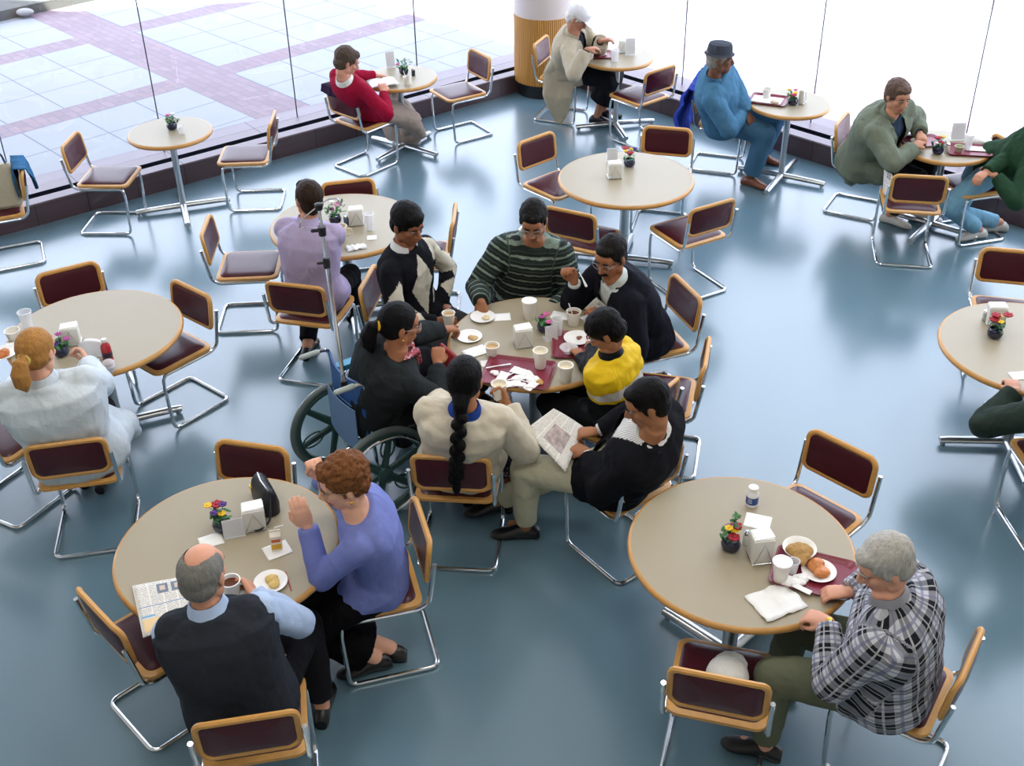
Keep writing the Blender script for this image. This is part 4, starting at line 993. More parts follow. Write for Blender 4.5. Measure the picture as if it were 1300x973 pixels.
mb = MB(); mb.tube([T(363, 727)+V((0, 0, .004)), T(370, 751)+V((0, 0, .004))], .0025, 8); tag(mb.build('stir_stick', mat('red_plastic', 'b03a3a', .4)), 'red stirring stick beside the cookie plate', 'stirrer')
# table E
cup(T(36, 416), .115, .042, clear, name='plastic_glass', label='tall clear plastic cup at the back left of the lab coat woman\'s table')
cup(T(18, 430), .06, .045, foam, label='low cream cup beside the clear cup at the left edge')
napkin(18, 439, .10, .08, 20, label='crumpled napkin behind the head of the lab coat woman', crumple=.02)
plate(4, 450, .085, label='white plate of pizza at the left edge')
blob('pizza_slice', 5, 450, TZ+.006, .055, mat('pizza', 'b86a2a', .6, nz=.5, nscale=50), 'slice of pizza on the plate at the left edge', 'food', 4)
dispenser(92, 436, 14, 'white napkin dispenser in front of the lab coat woman')
flowers(79, 451, ['magenta', 'pink', 'purple', 'magenta'], 'navy pot of magenta flowers in front of the lab coat woman', h=.15)
def lidshell(u, v, label):
    root = empty('clear_takeout_lid', at(u, v, TZ), 0, label, 'lid'); R = Matrix.Rotation(-1.1, 3, 'X'); mb = MB()
    mb.lathe([(.085, 0), (.088, .006), (.08, .014), (.07, .030), (0, .034), (0, .031), (.067, .027), (.077, .012), (.083, .003)], (0, 0, .078), 36, R=R); mb.build('lid_shell', clear, root); return root
lidshell(122, 457, 'round clear takeout lid standing on edge in front of the lab coat woman')
jb = empty('juice_bottle', at(138, 458, TZ), 0, 'red juice bottle on the left table', 'bottle'); mb = MB(); mb.lathe([(.026, 0), (.03, .004), (.03, .09), (.026, .11), (.015, .125), (.014, .135)], seg=28); mb.build('bottle_body', mat('red_juice', 'a81420', .12, spec=.8), jb)
mb = MB(); mb.lathe([(.0165, .133), (.0165, .150), (.014, .152)], seg=24); mb.build('cap', steelwhite, jb)
mb = MB(); mb.lathe([(.0305, .03), (.0305, .068)], seg=28); mb.build('bottle_label', mat('bottle_label_dark', '3a2636', .5, nz=.8, nscale=70), jb)
pf = empty('parfait_cup', at(140, 472, TZ), 0, 'clear domed parfait cup with berries beside the red juice bottle', 'cup'); mb = MB(); mb.lathe([(.022, 0), (.026, .002), (.038, .045), (.036, .045), (.022, .006), (0, .006)], seg=24); mb.build('cup_body', clear, pf)
mb = MB(); mb.lathe([(.039, .045), (.036, .066), (.022, .078), (.004, .081)], seg=24); mb.build('dome_lid', clear, pf)
mb = MB(); mb.lathe([(.02, .007), (.024, .02), (0, .021)], seg=20); mb.build('custard', mat('custard', 'd9a94a', .5), pf)
mb = MB(); mb.lathe([(.023, .021), (.031, .042), (0, .046)], seg=20); mb.build('cream', mat('cream_fill', 'd8b8c4', .6), pf)
for k in range(4):
    mb = MB(); mb.ell((.015*math.cos(k*1.6), .015*math.sin(k*1.6), .050), .010); mb.build('berry', mat('berry', '5a1030', .3), pf)
napkin(112, 462, .12, .09, 5, label='white napkin under the lab coat woman\'s hand', crumple=.008)
# table F
dispenser(1262, 410, -8, 'white napkin dispenser behind the red flowers at the right edge')
shaker(1250, 407, 'grey shaker left of the dispenser at the right edge', steel)
flowers(1262, 428, ['red', 'yellow', 'red', 'yellow', 'red'], 'navy pot of red and yellow flowers at the right edge', h=.15)
napkin(1300, 477, .16, .08, 5, label='white paper at the right edge of the picture, behind the hand')
# table G
flowers(426, 283, ['magenta', 'pink', 'magenta', 'white'], 'pot of magenta flowers in front of the lavender shirt man', h=.17, lush=1)
cup(T(434, 303), .10, .043, mat('cream_mug', 'd9cdb0', .4), handle=True, name='mug', label='cream mug beside the lavender shirt man')
dispenser(453, 284, 6, 'white napkin dispenser on the table of the lavender shirt man')
cup(T(470, 292), .13, .034, clear, name='plastic_glass', label='clear glass right of the dispenser, on the lavender shirt man\'s table')
napkin(472, 302, .07, .07, 5, label='small paper under the clear glass on the lavender shirt man\'s table')
shaker(440, 285, 'blue grey shaker between flowers and dispenser, lavender shirt man\'s table', mat('bluegrey', '4b5a70', .3))
napkin(452, 315, .14, .08, 20, label='crumpled white napkin near the front rim of the lavender shirt man\'s table', crumple=.03)
# small tables
flowers(219, 164, ['pink', 'pink', 'white'], 'navy pot of pink flowers on the empty window table', h=.15, lush=.8)
cup(T(231, 170), .07, .028, clear, name='plastic_glass', label='small clear glass beside the pink flowers on the empty window table')
flowers(513, 94, ['pink', 'white'], 'leafy flower pot on the table of the woman in red sweater', h=.16, lush=1)
sign(496, 86, 20, 'pale menu stand on the table of the woman in red sweater', h=.16)
shaker(525, 96, 'dark shaker beside the leafy pot on the red sweater woman\'s table', mat('dark_shaker', '2a3138', .3))
cup(T(517, 107), .075, .036, foam, fill=coffee, spoon=True, label='small cup with a spoon on the table of the woman in red sweater')
bk_ = empty('open_book', at(486, 106, TZ+.02), math.radians(20), 'open book held on the table by the woman in red sweater', 'book')
for s in (-1, 1):
    mb = MB(); mb.loops([[V((s*x, y, z)) for y, z in ((-.10, z0), (.10, z0), (.10, z0+.012), (-.10, z0+.012))] for x, z0 in ((0, 0), (.04, .012), (.09, .010), (.13, .002))]); mb.build('pages', paper, bk_)
sheet('newspaper', [T(462, 106), T(478, 96), T(470, 90), T(455, 98)], printed('newsprint_a'), 'dark folded newspaper behind the open book', 'newspaper', .01)
tray(757, 71, 4, 'maroon tray in front of the person in the beige coat', .33, .24)
cup(T(749, 75, TZ+.004), .10, .042, foam, label='white cup on the left of the tray of the person in the beige coat')
blob('wrapper', 762, 70, TZ+.006, .06, paper, 'crumpled white napkins on the tray of the person in the beige coat', 'napkin', 6)
blob('food_scraps', 758, 72, TZ+.006, .035, mat('scrap2', '7a3440', .7), 'dark red food scraps on the tray of the person in the beige coat', 'food', 3)
cup(T(780, 78), .12, .042, clear, name='plastic_glass', label='tall clear plastic cup right of the tray by the oak column')
sign(800, 70, 4, 'clear menu stand with a card on the table by the oak column', h=.17, w=.1)
dispenser(792, 66, 4, 'pale napkin dispenser behind the menu stand by the oak column')
tray(976, 128, -24, 'maroon tray on the table of the man in blue denim', .34, .27)
napkin(974, 127, .27, .17, -24, z=TZ+.006, label='white paper sheet on the tray of the man in blue denim', crumple=.004)
cup(T(973, 124, TZ+.006), .085, .040, foam, label='white cup on the tray of the man in blue denim')
blob('wrapper', 984, 131, TZ+.008, .04, mat('tan_paper', 'c9b8a0', .8), 'tan crumpled wrapper on the tray of the man in blue denim', 'wrapper', 4)
flowers(1006, 133, ['red', 'yellow', 'pink', 'yellow'], 'navy pot of mixed flowers on the table of the man in blue denim', h=.14)
dispenser(1018, 131, 60, 'slim white napkin dispenser beside the flowers of the man in blue denim', (.10, .045, .12))
tray(1170, 181, 8, 'maroon tray in front of the person in the olive jacket', .32, .24)
blob('wrapper', 1168, 180, TZ+.006, .06, paper, 'crumpled papers on the tray of the person in olive jacket', 'wrapper', 7)
tray(1229, 192, -10, 'maroon tray at the right side of the window table with two trays', .34, .25)
napkin(1238, 189, .15, .10, -12, z=TZ+.007, label='white paper on the right hand tray near the window', crumple=.004)
cup(T(1228, 190, TZ+.004), .13, .036, clear, name='plastic_glass', label='tall clear glass on the right hand tray near the window')
cup(T(1217, 192, TZ+.004), .045, .036, mat('green_cup', 'b9c2a0', .5), label='low pale green cup on the right hand tray near the window')
flowers(1190, 195, ['red', 'white', 'red', 'yellow'], 'navy pot of red flowers on the window table with two trays', h=.15)
shaker(1202, 193, 'white shaker beside the red flowers near the window')
sign(1215, 178, 0, 'clear menu stand behind the trays on the right hand window table', h=.15, w=.12)
blob('paper_bag', 1245, 178, TZ, .09, paper, 'crumpled white paper bag at the back of the right hand window table', 'bag', 7)
# ------------------------------------------------------------------ wheelchair with drip pole
def wheelchair():
    th = math.radians(34); c = V((-.91, 5.44, 0)); root = empty('wheelchair', c, th, 'green wheeled wheelchair with blue seat and a tall steel drip pole', 'wheelchair')
    wg = mat('dark_green_plastic', '2a4a46', .45); blue = mat('blue_vinyl', '1f4f8a', .45, bump=.2, bscale=25); bluepad = mat('blue_pad', '2a86ad', .35); R = .305
    for s in (1, -1):
        y = s*.295; mb = MB(); Rx = Matrix.Rotation(PI/2, 3, 'X')
        circ = lambda r, yy, n=48: [(r*math.cos(2*PI*k/n), yy, R+r*math.sin(2*PI*k/n)) for k in range(n)]
        mb.tube(circ(.286, y), .020, 10, closed=True, up=(0, 1, 0)); w_ = mb.build('wheel', mat('grey_tyre', '56625f', .6), root)
        mb = MB(); mb.tube(circ(.258, y), .020, 8, closed=True, up=(0, 1, 0)); mb.lathe([(.045, -.03), (.05, 0), (.045, .03), (.02, .035)], (0, y, R), 20, R=Rx)
        for k in range(6):
            a = 2*PI*k/6+.3; d = V((math.cos(a), 0, math.sin(a))); mb.tube([V((0, y, R))+d*.03, V((0, y, R))+d*.26], [.026, .019], 8, flat=.6, up=(0, 1, 0))
            mb.tube([V((0, y, R))+d*.17+V((-d.z, 0, d.x))*(.045*math.cos(t))+d*(.07*math.sin(t)) for t in [2*PI*q/16 for q in range(16)]], .006, 6, closed=True) if k % 2 else None
        mb.build('spokes', wg, w_)
        mb = MB(); mb.tube(circ(.265, y+s*.045), .0095, 8, closed=True, up=(0, 1, 0)); mb.build('hand_rim', chrome, w_)
        mb = MB(); mb.tube([(0, s*.245, R), (0, y, R)], .012, 8); yy = s*.215
        mb.tube(fillet([(-.14, yy, .90), (-.03, yy, .90), (-.02, yy, .80), (0, yy, .30), (.02, yy, .16), (.42, yy, .16)], .05), .0115, 10)
        mb.tube(fillet([(-.01, yy, .50), (.40, yy, .50), (.44, yy, .45), (.44, yy, .2)], .04), .0115, 10)
        mb.tube(fillet([(-.01, yy+s*.025, .71), (.30, yy+s*.025, .71), (.33, yy+s*.025, .66), (.33, yy+s*.025, .5)], .04), .010, 10)
        mb.tube([(.44, yy, .30), (.58, yy, .12)], .010, 8)
        mb.build('side_frame', chrome, root)
        mb = MB(); mb.tube([(-.20, yy, .90), (-.10, yy, .90)], .016, 10, round_ends=True); mb.build('push_handle', mat('grey_grip', '9da7a2', .5), root)
        mb = MB(); mb.loops([[V((.15+x, yy+s*.025+q, z)) for x, q in rrect(.27, .06, .025, 4)] for z in (.715, .72, .745, .75)]); mb.build('armrest', bluepad, root)
        mb = MB(); mb.box((.62, s*.12, .12), (.15, .13, .012), Matrix.Rotation(.35, 3, 'Y')); mb.build('footrest', black, root, bevel=.004)
        mb = MB(); cy = s*.20; mb.tube([(.42+.085*math.cos(2*PI*k/24), cy, .10+.085*math.sin(2*PI*k/24)) for k in range(24)], .015, 8, closed=True, up=(0, 1, 0)); mb.tube([(.42, cy-.02, .1), (.42, cy+.02, .1)], .07, 16); mb.tube([(.42, cy, .1), (.42, cy, .2)], .012, 8); mb.build('caster', black, root)
    mb = MB(); mb.loops([[V((.20+x, y, z-.02*(1-(y/.2)**2))) for x, y in rrect(.42, .40, .02, 3)] for z in (.485, .50)]); mb.build('seat', blue, root)
    mb = MB(); lo = []
    for off in (0, .012): 
        lo.append([V((-.035+off-.035*(1-(y/.205)**2), y, z)) for y, z in [(yy, .52) for yy in np.linspace(-.205, .205, 9)]+[(yy, .88-.02*(1-(yy/.205)**2)) for yy in np.linspace(.205, -.205, 9)]])
    mb.loops(lo); mb.build('back_sling', blue, root)
    mb = MB(); mb.tube([(-.075, -.12, .70), (-.085, .0, .70), (-.075, .12, .70)], .002, 6); mb.loops([[V((-.085+off-.02*(1-(y/.17)**2), y, z)) for y, z in [(yy, .42) for yy in np.linspace(-.17, .17, 7)]+[(yy, .70) for yy in np.linspace(.17, -.17, 7)]] for off in (0, .006)]); mb.build('back_pocket', mat('blue_grey_cloth', '5d7a9c', .6), root)
    # drip pole clamped to the left push handle
    mb = MB(); bp = V((-.10, .23, .25)); Rm = Rz(-th)
    tp_ = at(405, 266, 1.86); tl_ = Rm @ (tp_-c)
    bt = Rm @ (at(437, 489, .86)-c); md = bt+(tl_-bt)*.72
    mb.tube([bt, md], .0125, 10); mb.tube([md, tl_], .0095, 10); pl_ = mb.build('drip_pole', chrome, root)
    mb = MB(); mb.lathe([(.018, -.04), (.02, 0), (.018, .02)], md, 12); mb.tube([md+V((0, 0, -.01)), md+V((-.04, .02, -.01))], .008, 8, round_ends=True); mb.build('pole_clamp', black, pl_)
    mb = MB(); q_ = tl_+(bt-tl_)*.12; mb.lathe([(.02, -.02), (.022, .03)], q_, 12); mb.tube([q_+V((0, 0, .01)), q_+V((-.045, .02, .01))], .010, 8, round_ends=True); mb.build('pole_clamp', black, pl_)
    mb = MB(); mb.lathe([(.02, 0), (.022, .03), (.01, .035)], tl_, 12); mb.build('pole_cap', black, pl_)
    mb = MB(); mb.lathe([(.018, -.03), (.022, 0), (.018, .03)], bt, 12); mb.build('pole_clamp', black, pl_)
    mb = MB()
    for s in (1, -1):
        dr = Rm @ V((.9*s, .25*s, 0)); mb.tube(fillet([tl_+V((0, 0, .02)), tl_+dr*.05+V((0, 0, .05 if s > 0 else -.01)), tl_+dr*.11+V((0, 0, .05 if s > 0 else -.05)), tl_+dr*.12+V((0, 0, .0 if s > 0 else -.10)), tl_+dr*.09+V((0, 0, .01 if s > 0 else -.09))], .02), .004, 8)
    mb.build('bag_hook', chrome, pl_)
wheelchair()
# ------------------------------------------------------------------ patterned cloths
def pattern_mat(name, fn, rough=.85):
    m = mat(name, 'ffffff', rough, spec=.25); N, L, P = nodes_of(m)
    ga = N.new('ShaderNodeAttribute'); ga.attribute_name = 'gu'; gb = N.new('ShaderNodeAttribute'); gb.attribute_name = 'gv'
    L.new(fn(N, L, ga.outputs['Fac'], gb.outputs['Fac']), P.inputs['Base Color'])
    tc = N.new('ShaderNodeTexCoord'); n = N.new('ShaderNodeTexNoise'); n.inputs['Scale'].default_value = 60; L.new(tc.outputs['Object'], n.inputs['Vector'])
    b = N.new('ShaderNodeBump'); b.inputs['Strength'].default_value = .3; b.inputs['Distance'].default_value = .01; L.new(n.outputs['Fac'], b.inputs['Height']); L.new(b.outputs[0], P.inputs['Normal']); return m
def stripes_fn(N, L, u, v):
    q = lambda o, a, b=None: math_node(N, L, o, a, b)
    tc = N.new('ShaderNodeTexCoord'); nz = N.new('ShaderNodeTexNoise'); nz.inputs['Scale'].default_value = 28; L.new(tc.outputs['Object'], nz.inputs['Vector'])
    f = q('FRACT', q('ADD', q('DIVIDE', v, .058), q('MULTIPLY', nz.outputs['Fac'], .25)))
    a = q('MULTIPLY', q('GREATER_THAN', f, .60), q('LESS_THAN', f, .84)); thin = q('MULTIPLY', q('GREATER_THAN', f, .18), q('LESS_THAN', f, .27))
    c = mixc(N, L, q('MULTIPLY', thin, .35), (.011, .018, .016), (.10, .15, .12)); return mixc(N, L, q('MULTIPLY', a, q('ADD', nz.outputs['Fac'], .2)), c, (.24, .31, .25))
def plaid_fn(N, L, u, v):
    q = lambda o, a, b=None: math_node(N, L, o, a, b)
    def band(x, per, lo, hi): f = q('FRACT', q('DIVIDE', q('ADD', x, 10.0), per)); return q('MULTIPLY', q('GREATER_THAN', f, lo), q('LESS_THAN', f, hi))
    a = q('ADD', band(u, .075, 0, .5), band(v, .075, 0, .5)); c = mixc(N, L, q('MINIMUM', q('MULTIPLY', a, .62), 1.0), (.50, .51, .55), (.005, .006, .011))
    l = q('MAXIMUM', band(u, .075, .18, .25), band(v, .075, .18, .25)); c = mixc(N, L, q('MULTIPLY', l, .55), c, (.62, .63, .66))
    g = q('MAXIMUM', band(u, .075, .66, .76), band(v, .075, .66, .76)); return mixc(N, L, q('MULTIPLY', g, .6), c, (.10, .11, .22))
stripem = folds(pattern_mat('striped_knit', stripes_fn)); plaidm = folds(pattern_mat('plaid_flannel', plaid_fn))
def pin_fn(N, L, u, v):
    f = math_node(N, L, 'FRACT', math_node(N, L, 'DIVIDE', u, .014)); return mixc(N, L, math_node(N, L, 'LESS_THAN', f, .22), (.72, .72, .68), (.2, .2, .22))
pinm = pattern_mat('pinstripe_shirt', pin_fn)
floralm = mat('dark_floral', '1d1a26', .8); _N, _L, _P = nodes_of(floralm); _t = _N.new('ShaderNodeTexCoord'); _v = _N.new('ShaderNodeTexVoronoi'); _v.inputs['Scale'].default_value = 45; _L.new(_t.outputs['Object'], _v.inputs['Vector'])
_L.new(mixc(_N, _L, math_node(_N, _L, 'LESS_THAN', _v.outputs['Distance'], .32), (.015, .012, .03), (.30, .24, .27)), _P.inputs['Base Color'])
scarfm = mat('red_print', '8a1a2a', .6); _N, _L, _P = nodes_of(scarfm); _t = _N.new('ShaderNodeTexCoord'); _v = _N.new('ShaderNodeTexVoronoi'); _v.inputs['Scale'].default_value = 70; _L.new(_t.outputs['Object'], _v.inputs['Vector'])
_L.new(mixc(_N, _L, math_node(_N, _L, 'LESS_THAN', _v.outputs['Distance'], .35), (.30, .015, .03), (.7, .6, .6)), _P.inputs['Base Color'])

def G_top(name='sweater', **k):
    return lambda B, c: top_plain(B, c, name=name, **k)
def jacket(shirt='d8dce4', depth=.55, hw=.07, shirtmat=None, hem=-.14, col='12141c', inf=.030, name='jacket', sl=(.074, .075, .050), flip=False, paint=None, mats=None, collarc=None, tie=None, hips=.3, frac=.97):
    def f(B, c):
        top_plain(B, shirt, sl=(.060, .048, .036), name='shirt', mats=shirtmat, hips=0)
        top_plain(B, c, sl=sl, inf=inf, hem=hem, name=name, keep=vneck(B, hw, depth, flip), disp=(.009, 9, 1), hips=hips, paint=paint, mats=mats, frac=frac)
        if collarc != 0: do_collar(B, collarc or shirt)
        if name == 'jacket' and not flip:
            for s in (-1, 1):      # lapels
                g = MB(); a = B.spine(depth+.05)+B.fwd*.155*B.sc+B.left*s*.012; m_ = B.spine(.84)+B.fwd*.125*B.sc+B.left*s*.085*B.sc; t = B.spine(1.0)+B.left*s*.070*B.sc+B.fwd*.035; b_ = B.spine(1.02)-B.fwd*.068*B.sc
                g.tube([a, m_, t, b_], [.008, .020, .016, .012], 8, flat=.5, up=B.fwd, round_ends=True); g.build('lapel', cloth(c), B.root, B.O)
    return f
def argyle_top(B, c):
    p0 = np.array(B.pel); upv, l, f = np.array(B.up), np.array(B.left), np.array(B.fwd); Lh = B.L_
    def paint(cn, uu):
        q = cn-p0; h = (q@upv)/.5; y = (q@l); x = q@f; gi = uu[2]; gv = uu[1]; gu = uu[0]; out = np.zeros(len(cn), int)
        tor = (gi == 0) & (x > 0)
        out[tor & (np.abs(y-.0)/.10+np.abs(h-.58)/.46 < 1)] = 1
        out[tor & (np.abs(np.abs(y)-.15)/.075+np.abs(h-.22)/.25 < 1)] = 1
        out[tor & (np.abs(y)/.06+np.abs(h+.08)/.14 < 1)] = 1
        arm = gi > 0; v = gv
        out[arm & (np.abs(gu)/.10+np.abs(v-.24)/.14 < 1)] = 1
        out[arm & (gi % 2 == 0) & (np.abs(gu)/.09+np.abs(v-.46)/.07 < 1)] = 1
        out[(gi == 3) & (v < .13) & (np.abs(gu) < .05)] = 1
        return out
    top_plain(B, c, name='sweater', mats=[cloth('14151b'), cloth('c9c3b2')], paint=paint, inf=.02)
    do_collar(B, 'dfe0e2')
def kid_top(B, c):
    p0 = np.array(B.pel); upv = np.array(B.up)
    def paint(cn, uu):
        h = ((cn-p0)@upv)/(.5*B.sc); out = np.zeros(len(cn), int); gi = uu[2]; gv = uu[1]
        t = gi == 0
        out[t & (h > .50)] = 1; out[t & (h > .55)] = 2; out[t & (h > .70)] = 1
        a = (gi == 1) | (gi == 3); out[a & (gv < .11)] = 1; out[a & (gv >= .11) & (gv < .16)] = 2; out[a & (gv >= .16) & (gv < .185)] = 1
        return out
    top_plain(B, c, name='jacket', mats=[cloth('14181c', .5), cloth('d9b41c', .55), cloth('c9c9c4', .5)], paint=paint, inf=.022, sl=(.068, .058, .046), disp=(.010, 11, 1), hem=-.1)
    do_collar(B, '14181c')
def vest_top(B, c):
    top_plain(B, 'a9bcd8', sl=(.068, .060, .048), name='shirt', disp=(.008, 13, 1), hips=0)
    g = MB(); B.torso(g, .030, -.19, 1.01, wf=1.0); g.cap(B.spine(.86)-B.left*.135*B.w**.5, .090, B.spine(.86)+B.left*.135*B.w**.5, .090, 14); remesh(g, 'vest', cloth(c), B.root, B.O, .0085, 2, disp=(.004, 14, 1), segs=B.segs)
    do_collar(B, 'a9bcd8')
def trench_top(B, c):
    top_plain(B, '23252e', sl=(.05, .045, .034), name='dress', hips=0)
    top_plain(B, c, sl=(.078, .070, .075), inf=.034, hem=-.16, name='coat', keep=vneck(B, .05, -.5), disp=(.012, 8, .6), hips=.25, frac=.97)
    g = MB(); f, l = B.f2, B.l2; p = B.pel-l*.16
    g.loft([B.spine(.25)-l*.15, p-f*.02+V((0, 0, -.02)), p-l*.05-f*.03+V((0, 0, -.22)), p-l*.03-f*.02+V((0, 0, -.40)), p-l*.01-f*.03+V((0, 0, -.53))], [.12, .17, .15, .10, .03], [.05, .05, .04, .035, .015], f, 24)
    g.loft([B.spine(.25)-f*.10, B.pel-f*.17, B.pel-f*.19-V((0, 0, .2))], [.13, .17, .12], [.04, .035, .02], l, 20)
    remesh(g, 'coat_skirt', cloth(c), B.root, B.O, .010, 2, disp=(.014, 8, .5)); do_collar(B, c)
def olive_top(B, c):
    top_plain(B, '2a3a4c', sl=(.05, .045, .034), name='shirt', hips=0)
    top_plain(B, c, sl=(.086, .074, .056), inf=.048, hem=-.16, name='jacket', keep=vneck(B, .06, -.5), disp=(.014, 8, .7), hips=.3, flare=.02, frac=.97)
    g = MB(); f, l = B.f2, B.l2
    g.loft([B.spine(.2), B.pel-V((0, 0, .03))-f*.04, B.pel-V((0, 0, .16))-f*.08, B.pel-V((0, 0, .27))-f*.10-l*.07], [.2, .235, .215, .12], [.15, .17, .12, .03], l, 26)
    remesh(g, 'jacket_hem', cloth(c), B.root, B.O, .010, 2, disp=(.014, 8, .5)); do_collar(B, c)
def lab_top(B, c):
    top_plain(B, c, sl=(.078, .070, .056), inf=.034, hem=-.16, name='lab_coat', disp=(.011, 9, .8), hips=.5)
    g = MB(); f, l = B.f2, B.l2
    g.loft([B.spine(.1), B.pel+f*.05-l*.05, B.pel+f*.22-l*.10-V((0, 0, .02)), B.pel+f*.36-l*.13-V((0, 0, .10)), B.pel+f*.42-l*.15-V((0, 0, .22))], [.19, .22, .20, .17, .14], [.13, .14, .11, .10, .06], l, 26)
    remesh(g, 'coat_skirt', cloth(c), B.root, B.O, .010, 2, disp=(.012, 8, .6)); do_collar(B, c)
_top_plain = top_plain
def with_L(fn):
    def g(B, c): B.L_ = .5; return fn(B, c)
    return g
SK1, SK2, SK3 = 'a8714f', '9a6446', 'd6a083'
_n0 = len(bpy.data.objects)
def wristband(B, nm, m, name='wristwatch'):
    sh, e, wr = B.J[nm]; d = (wr-e).normalized(); c = wr-d*.012; x = d.orthogonal().normalized(); y = d.cross(x); g = MB()
    g.tube([c+x*.030*math.cos(t)+y*.026*math.sin(t) for t in [2*PI*k/20 for k in range(20)]], .005, 8, closed=True); g.ell(c+V((0, 0, .030)), (.014, .014, .005)); g.build(name, m, B.root, B.O)
def P3(u, v, z): return (u, v, z)
H1 = None
# 1 lavender shirt man, back to us
person((-1.351, 6.80), 74, (392, 252), 120, hp=-4, hands=((405, 288, .79), (374, 284, .79)), feet=((452, 405, 0), (392, 452, 0)), w=1.05, L=.50, px=.03, top=G_top('shirt', sl=(.074, .064, .050), inf=.022, hem=-.05, disp=(.009, 10, .7)), topc='a89cba', botc='141419', skinc='c98f72', hair='short', hairc='2e2118', collar='a89cba',
       elbow=(V((.6, -.35, -.8)), V((-.5, -.4, -.9))), label='man in a lavender shirt seen from behind, leaning on the table', vox=.007, opts={})
# 2 argyle sweater
person((-.68, 6.58), 324, (517, 285), 316, hp=14, hands=((556, 408, .70), (562, 386, .63)), feet=(V((-.35, 6.12, 0)), V((-.22, 6.30, 0))), w=1.04, L=.52, px=.04, top=with_L(argyle_top), topc='14151b', botc='34353a', skinc='8f5c40', hair='full', hairc='0c0b0c', elbow=(V((-.35, -.5, -1)), V((.5, .4, -.9))),
       label='young man in a black and cream argyle sweater holding a paper cup', hup=(V((-.6, -.5, .3)), V((.2, .3, .9))), hdir=(V((.8, -.25, 0)), V((.6, -.7, -.2))), curl=(.75, .7), moustache=None, lips='8a4a40')
# 3 striped sweater
person((.08, 6.78), 268, (677, 280), 262, hp=24, hands=((611, 384, .80), (700, 392, .70)), feet=None or (V((-.05, 6.35, 0)), V((.2, 6.35, 0))), w=1.22, L=.50, px=.0, top=G_top('sweater', mats=stripem, sl=(.078, .068, .052), inf=.024, disp=(.006, 10, .7)), topc='1a211f', botc='202024', skinc='9c6a4c', hair='short', hairc='131110', glasses='9a9a9a',
       elbow=(V((-.6, .3, -.8)), V((.6, .4, -.9))), belly=.04, label='man with glasses in a dark green striped sweater reaching to a plate', hdir=(V((.1, -.35, -.9)), V((-.5, -.6, 0))), hup=(V((-.2, -.9, .3)), None), curl=(.65, .4), lips='8a5048', opts={})
# 4 moustache man
person((.90, 6.36), 205, (775, 326), 232, hp=16, hands=((729, 358, .97), (768, 408, .78)), feet=(V((.5, 6.35, 0)), V((.55, 6.1, 0))), w=1.12, L=.52, px=.02, top=jacket('c3ccc8', .62, .06), topc='14161f', botc='1a1b20', skinc='9c6646', hair='short', hairc='15120f', glasses='8d8d95', moustache='060505', collar=None,
       elbow=(V((-.3, .3, -1)), V((.4, -.5, -.9))), label='man with moustache and glasses in a navy jacket raising a spoon', hdir=(V((-.3, .1, .9)), None), hup=(V((.4, .8, .2)), None), curl=(.85, .5), lips='8a5048')
# 5 child
person((.63, 5.42), 142, (770, 420), 168, hp=38, hands=((737, 453, .78), (752, 437, .80)), feet=(V((.40, 5.62, .1)), V((.33, 5.5, .1))), sc=.88, w=1.15, L=.50, zp=.57, px=.02, top=kid_top, topc='14181c', botc='14151a', skinc='a06c4c', hair='kid', hairc='0c0b0c', label='child in a yellow, white and black jacket eating from a tray', collar=None,
       elbow=(V((-.2, -.9, -.6)), V((.2, .8, -.5))), curl=(.6, .6), headscale=1.12)
# 6 newspaper man
person((.579, 4.88), 140, (822, 512), 180, hp=22, torso_th=160, hands=((757, 548, .74), (745, 574, .70)), feet=(V((-.14, 5.18, 0)), V((.06, 4.97, 0))), w=1.24, L=.52, px=.04, top=jacket(shirtmat=pinm, depth=-.05, hw=.10, flip=True, collarc=0, hem=-.19, inf=.036, hips=.15), topc='121318', botc='b8b49a', skinc='9c6a4a', hair='short', hairc='0e0d0e', shoe='0c0c0e',
       elbow=(V((.2, .9, -.5)), V((.1, -.8, -.6))), knees=(V((-.6, .4, .8)), V((-.6, .1, .9))), label='man in a black jacket and khaki trousers reading a newspaper', curl=(.75, .75), opts={'toe': (190, 178)}, hdir=(V((-.9, -.1, 0)), V((-.8, .5, 0))))
# 7 braid woman
person((-.303, 4.95), 84, (590, 482), 80, hp=10, hands=((645, 516, .84), (560, 505, .74)), feet=(V((-.02, 5.25, 0)), V((-.28, 5.32, 0))), w=1.10, L=.49, px=.03, top=G_top('blouse', sl=(.080, .074, .058), inf=.028, hem=-.10, disp=(.012, 10, .8)), topc='c6bda8', bottom='skirt', botc=floralm, skirt=(.75, .20, .13), skinc='a8714f', hair='braid', hairc='0c0b0d', collar='24408a',
       elbow=(V((.55, -.35, -1)), V((-.4, -.3, -1))), label='woman with a long black braid in a cream blouse holding a cup, seen from behind', hdir=(V((-.25, .5, .55)), None), hup=(V((.8, .3, 0)), None), curl=(.7, .5))
